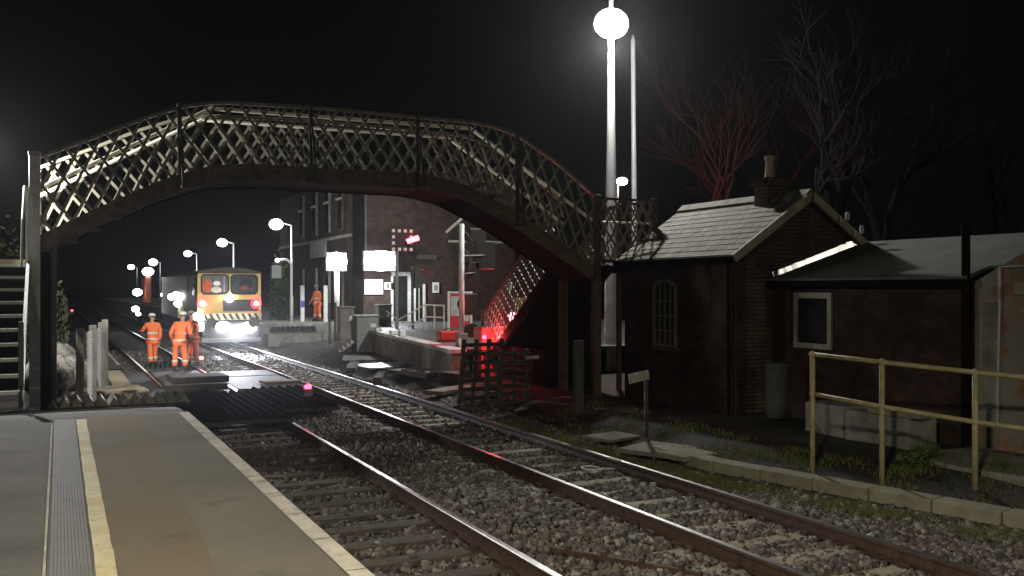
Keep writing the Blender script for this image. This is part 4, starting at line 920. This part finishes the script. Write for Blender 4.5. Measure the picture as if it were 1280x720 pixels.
for s in (-1, 1):
    c = s*.62
    fm = MB(); x0, x1, z0, z1 = c-.56, c+.56, 2.25, 3.08
    q = .1; rp_ = [(x0+q, z0), (x1-q, z0), (x1, z0+q), (x1, z1-q), (x1-q, z1), (x0+q, z1), (x0, z1-q), (x0, z0+q)]
    for a, b7 in zip(rp_, rp_[1:]+rp_[:1]): fm.bar((a[0], -.015, a[1]), (b7[0], -.015, b7[1]), .055, .05, (0, 1, 0))
    # flat pane, brightness of the cab interior put into its colour
    wp = MB(); wp.prism(rp_, -.006, -.001, 'Y'); wo = wp.build('windscreen', M['cabglass'] if s < 0 else mat('cab_window_dim', (.07, .08, .08), .25, .5, 7, 0), tn)
    fm.build('window_seal', M['black'], wo)
    # figures in the cab seen at the pane: thin relief of seated driver
    if s < 0:
        b8 = MB(); b8.sphere((c-.32, -.0, z0+.35), .22, 12, 8, (1, .08, 1.5)); b8.build('driver_jacket', mat('driver_orange', (.6, .13, .05), .7), wo)
        b8 = MB(); b8.sphere((c+.05, -.012, z0+.18), .2, 12, 8, (1.1, .08, .7)); b8.build('driver_sleeve', M['tape'], wo)
        b8 = MB(); b8.sphere((c+.08, -.012, z0+.46), .15, 12, 8, (1, .1, .7)); b8.build('driver_helmet', emis('glowing_helmet', (1, .98, .9), .8), wo)  # helmet glows by emission in place of light falling on it
        MB().bb(c+.36, c+.42, -.016, -.008, z0+.1, z1-.05).build('window_wiper', M['sheet'], wo)
    else:
        b8 = MB(); b8.sphere((c+.08, -.004, z0+.42), .28, 12, 8, (1.1, .06, .8)); b8.build('dark_seat', M['black'], wo)
        b8 = MB(); b8.sphere((c+.02, -.012, z0+.28), .13, 12, 8, (1.5, .1, .8)); b8.build('red_shape', mat('dim_red', (.25, .06, .05), .7), wo)
MB().bb(-.28, 1.24, -.03, -.001, 1.50, 2.0).build('dark_panel', mat('front_dark_panel', (.05, .05, .055), .5, .2), tn, bevel=.02)
for s in (-1, 1):
    mb = MB(); mb.tube([(s*1.13, -.10, 1.83), (s*1.13, -.001, 1.83)], [.10, .13], 16); mb.build('tail_lamp', REDHOT, tn)
    mb = MB(); mb.tube([(s*1.13, -.07, 1.83), (s*1.13, -.002, 1.83)], [.21, .23], 16, cap=False); mb.build('tail_lamp_halo', REDL, tn)  # outer glowing ring imitates the red halo round each tail lamp
light(tn, (-1.1, -.5, 1.83), 3, (1, .03, .10), .1); light(tn, (1.1, -.5, 1.83), 3, (1, .03, .10), .1)
mb = MB(); mb.sphere((-.02, -.12, 2.06), .17, 16, 10, (1, .6, 1)); mb.build('marker_lamp', LENS, tn, smooth=True)
# buffer beam with black and yellow stripes, plough, headlamps
bbm = MB(); bbm.bb(-1.2, 1.3, -.32, -.05, 1.12, 1.42); bbm.build('buffer_beam', mat('beam_cream', (.65, .60, .40), .5), tn)
sp2 = MB()
for k in range(9):
    x = -1.05+k*.27; sp2.add([(x, -.326, 1.14), (x+.11, -.326, 1.14), (x-.03, -.326, 1.40), (x-.14, -.326, 1.40)], [(0, 1, 2, 3)])
sp2.build('hazard_stripes', M['black'], tn)
for s in (-1, 1):
    mb = MB(); mb.tube([(s*.88, -.33, 1.02), (s*.88, -.75, 1.02), (s*.88, -.78, 1.02), (s*.88, -.82, 1.02)], [.09, .09, .23, .23], 16); mb.build('buffer', M['iron'], tn)
mb = MB(); mb.bb(-1.15, 1.2, -.55, -.1, .28, 1.05); mb.build('front_gear', mat('gear_dark', (.10, .095, .11), .6), tn, bevel=.05)
mb = MB(); mb.bb(-1.25, 1.25, -.62, -.56, .18, .36); mb.build('guard_bar', M['boxgrey'], tn, bevel=.02)
for x, z, sx, sz_ in ((-.38, .84, .30, .24), (.22, .70, .22, .16), (.72, .80, .30, .24)):
    mb = MB(); mb.sphere((x, -.66, z), 1, 16, 10, (sx, .1, sz_)); mb.build('headlamp', LENS, tn, smooth=True)
mb = MB(); mb.sphere((-1.35, -.3, 1.22), .26, 16, 10, (1, .6, 1)); mb.build('headlamp', LENS, tn, smooth=True)
mb = MB(); mb.sphere((-1.3, -.4, .85), .19, 16, 10, (1, .6, 1)); mb.build('headlamp', LENS, tn, smooth=True)
light(tn, (.1, -1.0, .7), 15000, (.86, .9, 1), .12, 'SPOT', rot=aim((0, 0, .7), (-1.1, -9, -.5)), spot=34, blend=.8); light(tn, (-.2, -2.2, 1.9), 22, (.95, .95, 1), .25)  # the point light is added to brighten the cab front
light(tn, (-1.6, -1.2, .9), 22, (.9, .95, 1), .2)
for s in (-1, 1):
    for y in (1.6, 4.0, 12.5, 15):
        mb = MB(); mb.tube([(s*.75-.06, y, .42), (s*.75+.06, y, .42)], .42, 20); mb.build('wheel', M['rust'], tn)
# side working lights and cabinet on the train's left flank
for y, z in ((5.5, 2.1), (7.5, 2.15), (9.5, 2.05), (6.5, 1.75)):
    mb = MB(); mb.sphere((-hw-.12, y, z), .17, 12, 8); mb.build('work_lamp', LENS, tn, smooth=True)
MB().bb(-hw-.05, -hw-.002, 5.2, 7.2, 1.0, 1.9).build('lit_panel', mat('pale_yellow_panel', (.7, .66, .3), .5), tn)
light(tn, (-hw-1.4, 7.0, 1.6), 5, COOL, .15)
MB().bb(-hw-.02, -hw-.001, .9, 1.7, 2.2, 2.95).build('side_window', M['glass'], tn)
# second vehicle / tower beyond
lt = thing('lighting_tower', 'orange work vehicle mast with several white work lights beyond the train', 'work vehicle', (5.0, 62, 0))
MB().bb(-.30, .05, 0, 3, 1.6, 3.2).build('body', mat('vehicle_orange', (.22, .045, .02), .5, .2), lt, bevel=.05)
MB().bb(-.5, .2, .1, 2.8, .15, .6).build('chassis', M['soffit'], lt)
for x, z, r_ in ((-.15, 3.5, .30), (-.75, 2.25, .25), (-.85, 1.25, .20), (-.7, .95, .13), (.75, 2.1, .16)):
    mb = MB(); mb.sphere((x, -.15, z), r_, 14, 8, (1.1, .5, .85)); mb.build('work_lamp', LENS, lt, smooth=True)
light(lt, (-.2, -2.5, 3.0), 14, COOL, .2)

# ------------------------------------------------------------------ PEOPLE
def skinmesh(name, joints, edges, radii, m, parent, sub=2, root=0):
    me = bpy.data.meshes.new(name); me.from_pydata([tuple(j) for j in joints], edges, []); o = bpy.data.objects.new(name, me); col.objects.link(o)
    md = o.modifiers.new('Skin', 'SKIN'); md.use_smooth_shade = True
    for i, r in enumerate(radii):
        sv = me.skin_vertices[0].data[i]; sv.radius = (r, r) if not isinstance(r, tuple) else r; sv.use_root = (i == root)
    sd = o.modifiers.new('Sub', 'SUBSURF'); sd.levels = sub; sd.render_levels = sub
    dg = bpy.context.evaluated_depsgraph_get(); dg.update(); m2 = bpy.data.meshes.new_from_object(o.evaluated_get(dg)); bpy.data.objects.remove(o)
    m2.name = name; m2.materials.clear(); m2.materials.append(m); m2.polygons.foreach_set('use_smooth', [True]*len(m2.polygons))
    o = bpy.data.objects.new(name, m2); col.objects.link(o); o.parent = parent; return o
def person(loc, rz, label, helmet, lean=0., armL=((-.28, -.05, 1.15), (-.24, -.25, 1.02)), armR=((.28, -.05, 1.15), (.24, -.22, 1.0)), stance=.13, step=.05, group='track workers in orange', back_patch=True):
    """local frame: faces -Y; z up; total height about 1.78"""
    t = thing('person', label, 'person', loc, group, rz)
    ly = -lean
    pel = (0, 0, .95); wa = (0, ly*.3, 1.12); chst = (0, ly*.8, 1.34); nk = (0, ly*1.05-.01, 1.50); hd0 = (0, ly*1.15-.03, 1.57); hd = (0, ly*1.2-.035, 1.66)
    J = [pel, wa, chst, nk, hd0, hd]; E = [(0, 1), (1, 2), (2, 3), (3, 4), (4, 5)]; Rr = [.12, .11, .13, .05, .065, .085]
    feet = []
    for s, st_ in ((-1, -step), (1, step)):
        h = len(J); J += [(s*.10, 0, .88), (s*stance*.95, st_*.5-.03, .50), (s*stance, st_, .10), (s*stance, st_-.13, .04)]; E += [(0, h), (h, h+1), (h+1, h+2), (h+2, h+3)]; Rr += [.085, .055, .04, .035]
        feet.append((s*stance, st_))
    hands = []
    for s, (el, wr) in ((-1, armL), (1, armR)):
        h = len(J); J += [(s*.19, ly*.9, 1.42), el, wr]; E += [(2, h), (h, h+1), (h+1, h+2)]; Rr += [.055, .04, .028]
        d = (Vector(wr)-Vector(el)).normalized(); side = Vector((s, 0, 0)); pal = Vector(wr)+d*.06
        pi = len(J); J.append(tuple(pal)); E.append((h+2, pi)); Rr.append(.032)
        ax_ = d.cross(Vector((0, 0, 1))).normalized() if abs(d.z) < .9 else Vector((1, 0, 0))
        for q, (o_, L) in enumerate(((-.03, .055), (-.01, .068), (.01, .064), (.03, .05))):
            k0 = len(J); p0 = pal+d*.035+ax_*o_; J.append(tuple(p0)); J.append(tuple(p0+d*L*.55)); J.append(tuple(p0+d*L*.8+Vector((0, 0, -.02)))); E += [(pi, k0), (k0, k0+1), (k0+1, k0+2)]; Rr += [.010, .009, .008]
        k0 = len(J); J.append(tuple(pal-ax_*.035*s)); J.append(tuple(pal-ax_*.055*s+d*.04)); E += [(pi, k0), (k0, k0+1)]; Rr += [.011, .009]
    skinmesh('body', J, E, Rr, M['skin'], t, 1)
    # clothing
    JJ = [pel, wa, chst, (0, ly*.98, 1.47), (0, 0, .84)]; EE = [(0, 1), (1, 2), (2, 3), (0, 4)]; RR = [(.185, .15), (.18, .145), (.2, .15), (.085, .085), (.19, .155)]
    for s, (el, wr) in ((-1, armL), (1, armR)):
        h = len(JJ); JJ += [(s*.2, ly*.9, 1.41), el, tuple(Vector(el).lerp(Vector(wr), .93))]; EE += [(2, h), (h, h+1), (h+1, h+2)]; RR += [.085, .07, .055]
    jk = skinmesh('jacket', JJ, EE, RR, M['orange'], t)
    JJ = [(0, 0, .93)]; EE = []; RR = [(.165, .135)]
    for s, (fx, fy) in ((-1, feet[0]), (1, feet[1])):
        h = len(JJ); JJ += [(s*.10, 0, .84), (s*stance*.95, fy*.5-.03, .50), (fx, fy, .12)]; EE += [(0, h), (h, h+1), (h+1, h+2)]; RR += [.115, .09, .075]
    skinmesh('trousers', JJ, EE, RR, M['orange'], t)
    for fx, fy in feet:
        mb = MB(); mb.sphere((fx, fy-.07, .055), .07, 12, 8, (.8, 2.0, .8)); mb.tube([(fx, fy, .03), (fx, fy, .17)], .062, 10); mb.build('boot', M['boot'], t, smooth=True)
    def ring(cx, cy, z, rx_, ry_, hh=.028):
        mb = MB(); n = 20; vs = []
        for zz in (z-hh, z+hh): vs += [(cx+rx_*math.cos(2*math.pi*k/n), cy+ry_*math.sin(2*math.pi*k/n), zz) for k in range(n)]
        mb.add(vs, [(k, (k+1) % n, n+(k+1) % n, n+k) for k in range(n)]); return mb
    ring(0, ly*.4, 1.13, .185, .152).build('reflective_band', M['tape'], jk, smooth=True); ring(0, 0, .93, .19, .157).build('reflective_band', M['tape'], jk, smooth=True)
    for fx, fy in feet: ring(fx, fy*.75-.012, .30, .088, .088).build('reflective_band', M['tape'], t, smooth=True)
    # head features
    hx, hy_, hz = hd
    mb = MB(); mb.sphere((0, hy_-.095, hz-.005), .016, 8, 6, (1, 1.3, 1.5)); mb.build('nose', M['skin'], t, smooth=True)
    for s in (-1, 1):
        mb = MB(); mb.sphere((s*.033, hy_-.078, hz+.012), .011, 8, 6); mb.build('eye', M['boot'], t); mb = MB(); mb.sphere((s*.085, hy_, hz), .022, 8, 6, (.5, .8, 1.3)); mb.build('ear', M['skin'], t, smooth=True)
    mb = MB(); mb.bb(-.022, .022, hy_-.084, hy_-.07, hz-.052, hz-.044); mb.build('mouth', mat('lips', (.3, .12, .1), .6), t)
    mb = MB(); n = 18; vs = []; rings_ = [(.118, .035), (.112, .075), (.09, .115), (.05, .137)]
    mb.tube([(0, hy_, hz+z) for r_, z in rings_], [r_ for r_, z in rings_], 18); mb.sphere((0, hy_-.06, hz+.04), .10, 14, 6, (.95, 1., .08)); mb.build('helmet', helmet, t, smooth=True)
    return t
pA = at(193, 457, -.13)
person((2.85, 34.4, -.13), R(180+15), 'left worker in orange standing between the near rails, back turned', M['helmet'], .04, armL=((-.26, -.02, 1.14), (-.22, .02, .88)), armR=((.30, -.12, 1.2), (.26, -.38, 1.2)), stance=.10, step=.12)
person((3.3, 30.6, -.0), R(180-25), 'nearest worker in orange with dark and white helmet, right of the left one', M['helmet'], .22, armL=((-.30, -.08, 1.12), (-.26, -.33, 1.0)), armR=((.29, -.05, 1.13), (.30, -.25, .92)), stance=.14)
person((3.9, 32.2, -.0), R(-60), 'worker half hidden behind the nearest one, facing the train', mat('greenish_helmet', (.25, .27, .2), .4), .05)
p = atd(397, 405, 47); person((p.x, p.y, .88), R(-70), 'lone worker in orange standing on the far platform by the building', mat('olive_helmet', (.3, .3, .22), .4), .03, armR=((.3, -.02, 1.12), (.26, -.15, .9)), armL=((-.27, -.05, 1.14), (-.3, -.2, .95)))

# ------------------------------------------------------------------ VEGETATION
def tree(base, h, seed, label, name='bare_tree', group='bare trees behind the hut', spread=.5, depth=6, r0=.2, lean=(0, 0)):
    r = random.Random(seed); t = thing(name, label, 'tree', base, group)
    tk = MB(); tw = MB()
    def grow(p, d, L, rad, lev):
        n = 4; pts = [p]; q = p.copy(); dd = d.copy()
        for i in range(n):
            dd = (dd+Vector((r.gauss(0, .12), r.gauss(0, .12), r.gauss(.05, .08)))).normalized(); q = q+dd*(L/n); pts.append(q.copy())
        (tk if lev < 2 else tw).tube(pts, [rad*(1-.4*i/n) for i in range(n+1)], 6 if lev < 2 else 4, cap=False)
        if lev >= depth or rad < .006: return
        k = 2 if lev == 0 else r.choice((2, 3, 3))
        for i in range(k):
            a = Vector((r.gauss(0, 1), r.gauss(0, 1), r.gauss(.1, .5))).normalized()
            nd = (dd+a*spread*r.uniform(.7, 1.4)).normalized(); j = r.randint(2, n) if lev else n
            grow(pts[j].copy(), nd, L*r.uniform(.62, .85), rad*r.uniform(.5, .68), lev+1)
    grow(Vector((0, 0, -.2)), Vector((lean[0], lean[1], 1)).normalized(), h*.34, r0, 0)
    tk.build('trunk', M['bark'], t, smooth=True); tw.build('crown', M['bark'], t); return t
TL = [(atd(1010, 400, 40), 14, 'bare tree with red lit limbs above the hut chimney'), (atd(1110, 400, 43), 13, 'bare tree with faint red limbs right of the hut gable'), (atd(940, 400, 46), 14, 'pale bare tree between the thin pole and the chimney'),
      (atd(850, 400, 40), 13, 'bare tree with pale twigs just right of the mast'), (atd(1220, 400, 48), 12, 'dim bare tree above the annex roof at the right edge')]
for i, (p, h, lab) in enumerate(TL): p.z = 0; tree(tuple(p), h, 20+i, lab, r0=.34 if i < 2 else .22, spread=.55)
def leafy(base, rx_, ry_, rz_, n, seed, label, m, name='bush', cat='bush', size=.07, group=None):
    r = random.Random(seed); t = thing(name, label, cat, base, group); mb = MB(); st_ = MB()
    cl = [(Vector((r.uniform(-.7, .7)*rx_, r.uniform(-.7, .7)*ry_, r.uniform(.2, 1.8)*rz_)), r.uniform(.25, .5)) for _ in range(14)]
    for c, q in cl: st_.tube([(0, 0, 0), (c.x*.5, c.y*.5, c.z*.6), tuple(c)], [.03, .02, .008], 5, cap=False)
    for k in range(n):
        c, q = r.choice(cl); p = c+Vector((r.gauss(0, 1)*rx_*q, r.gauss(0, 1)*ry_*q, r.gauss(0, 1)*rz_*q))*.75
        if p.z < .0: continue
        a = Vector((r.gauss(0, 1), r.gauss(0, 1), r.gauss(0, 1))).normalized(); b8 = a.cross(Vector((r.gauss(0, 1), r.gauss(0, 1), r.gauss(0, 1)))).normalized(); s = size*r.uniform(.5, 1.3)
        mb.add([p-a*s, p+b8*s*.45, p+a*s, p-b8*s*.45], [(0, 1, 2, 3)])
    mb.build('leaves', m, t); st_.build('stem', M['bark'], t); return t
p = atd(349, 398, 48.5); leafy((p.x, p.y, .88), .38, .38, 1.25, 2200, 5, 'leafy climbing bush behind the swan neck pole', M['leaf'], size=.11)
p = atd(66, 440, 25); leafy((p.x+.0, p.y, .2), .35, .7, 1.0, 2200, 6, 'dark leafy bush under the left end of the bridge', mat('leaf_shaded', (.018, .026, .009), .9, .4, 4), size=.09)  # leaf colour darkened to stand in for shade on this bush
p = atd(12, 420, 27); leafy((p.x, p.y, .2), 1.3, 1., 2.2, 3000, 9, 'dark tall bush behind the bridge stairs', M['leaf'], size=.1)
def tuft(x, y, z, n, h, seed, label, m=None, group='weeds by the railing', rad=.15):
    r = random.Random(seed); mb = MB()
    for k in range(n):
        a = r.uniform(0, 6.28); q = r.gauss(0, rad); x0, y0 = q*math.cos(a), q*math.sin(a); hh = h*r.uniform(.4, 1.1); dx, dy = r.gauss(0, .35)*hh, r.gauss(0, .35)*hh; w2 = r.uniform(.004, .010)
        mb.add([(x0-w2, y0, 0), (x0+w2, y0, 0), (x0+w2*.8+dx*.4, y0+dy*.4, hh*.6), (x0+dx, y0+dy, hh), (x0-w2*.8+dx*.4, y0+dy*.4, hh*.6)], [(0, 1, 2, 3, 4)])
    o = mb.build('weed_tuft', m or M['leaf2']); o.location = (x, y, z); return tag(o, label, 'weeds', group, 'stuff')
p = at(1148, 585, .2); leafy((p.x, p.y, .15), .18, .18, .16, 700, 12, 'bright green leafy weed between the second and third railing posts', M['leaf2'], name='weed_plant', cat='weeds', size=.03, group='weeds by the railing')
p = at(1160, 578, .2); tuft(p.x, p.y, .15, 260, .32, 3, 'tall green grass tuft just behind the leafy weed', rad=.22)
p = at(1255, 590, .2); tuft(p.x, p.y, .15, 300, .22, 4, 'low green grass tuft behind the third railing post', rad=.3)
p = at(1290, 600, .2); tuft(p.x, p.y, .12, 260, .2, 5, 'low grass at the right end of the railing', rad=.3)
# moss and short grass along the edging: uncountable
gr = MB(); r = random.Random(8)
for k in range(60000):
    y = r.uniform(6.2, 17); e = edgeR(y); x = e-.27+r.gauss(0, .17)*(1 if y < 11 else 2.2)
    if y > 11: x -= .35*(y-11)/4
    if x < 7.6: continue
    dens = math.sin(y*3.1)*.5+math.sin(y*7.7+x*4)*.5
    if dens < r.uniform(-1, .5): continue
    if r.random() < .30: x = e+r.uniform(.2, 1.1+.05*(y-6))
    if x > e+.2 and math.sin(x*5+y*2.3)+math.sin(y*4.1-x*3) < r.uniform(-1.2, 1.2): continue
    z = gz(x, y)-.01; hh = r.uniform(.02, .07); a = r.uniform(0, 3.14); w2 = .008; dx, dy = r.gauss(0, .02), r.gauss(0, .02)
    gr.add([(x-w2*math.cos(a), y-w2*math.sin(a), max(z, -.21)), (x+w2*math.cos(a), y+w2*math.sin(a), max(z, -.21)), (x+dx, y+dy, max(z, -.10)+hh+.02)], [(0, 1, 2)])
tag(gr.build('grass', mat('dull_grass', (.14, .16, .045), .8, .4, 5)), 'short mossy grass along the concrete edging', 'grass', kind='stuff')
# left fence with posts, netting and sacks
fn = thing('wire_fence', 'old wire mesh fence with concrete posts left of the crossing', 'fence', (0, 0, 0))
FP = [(.35, 19.6), (.62, 21.4), (.85, 23.2), (1.0, 25.2)]
for x, y in FP: MB().bb(x-.07, x+.07, y-.07, y+.07, .1, 1.75).build('fence_post', M['concrete'], fn, bevel=.01)
for (xa, ya), (xb, yb) in zip(FP[:-1], FP[1:]):
    mb = MB(); L = math.hypot(xb-xa, yb-ya); k = 0
    for k in range(int(L/.12)+10):
        for s in (1, -1):
            u0 = k*.12-(0 if s < 0 else 1.2); u1 = u0+1.2*(1); 
            z0, z1 = (.35, 1.65) if s > 0 else (1.65, .35)
            a, b8 = max(0, u0), min(L, u1)
            if b8-a < .05: continue
            f = lambda u: Vector((xa+(xb-xa)*u/L, ya+(yb-ya)*u/L, z0+(z1-z0)*(u-u0)/(u1-u0)))
            mb.bar(f(a), f(b8), .004, .004, (0, 0, 1))
    mb.build('netting', M['galv'], fn)
def sackm(x, y, z, s, seed, label):
    r = random.Random(seed); mb = MB(); mb.sphere((0, 0, .5*s), s*.5, 16, 12, (1.1, .8, 1)); mb.v = [(v[0]*(1+r.uniform(-.12, .12)), v[1]*(1+r.uniform(-.12, .12)), v[2]*(1+r.uniform(-.1, .1))) for v in mb.v]
    o = mb.build('sack', M['sack'], smooth=True); o.location = (x, y, z); tag(o, label, 'sack', 'sacks behind the wire fence')
sackm(-.2, 20.6, .35, .85, 1, 'big pale sack behind the wire fence, beside the bridge post')
sackm(.25, 22.0, .35, .7, 2, 'rounded pale sack in the middle behind the wire fence')
sackm(-.1, 23.4, .4, .9, 3, 'farthest pale sack behind the wire fence, highest in view')
sackm(.0, 22.4, .85, .45, 4, 'small pale sack lying on top of the others')

# ------------------------------------------------------------------ haze volume added to give the lamps halos
hz = MB(); hz.bb(-90, 120, -40, 310, -3, 40)
hm = bpy.data.materials.new('haze'); hm.use_nodes = True; nt = hm.node_tree; nt.nodes.clear()
pv = nt.nodes.new('ShaderNodeVolumePrincipled'); oo = nt.nodes.new('ShaderNodeOutputMaterial'); nt.links.new(pv.outputs[0], oo.inputs['Volume'])
pv.inputs['Color'].default_value = (.9, .92, .95, 1); pv.inputs['Density'].default_value = .0002; pv.inputs['Anisotropy'].default_value = .86
ho = hz.build('haze', hm); tag(ho, 'thin haze added for halos round the lamps', 'haze', kind='stuff')
sc.cycles.volume_bounces = 0
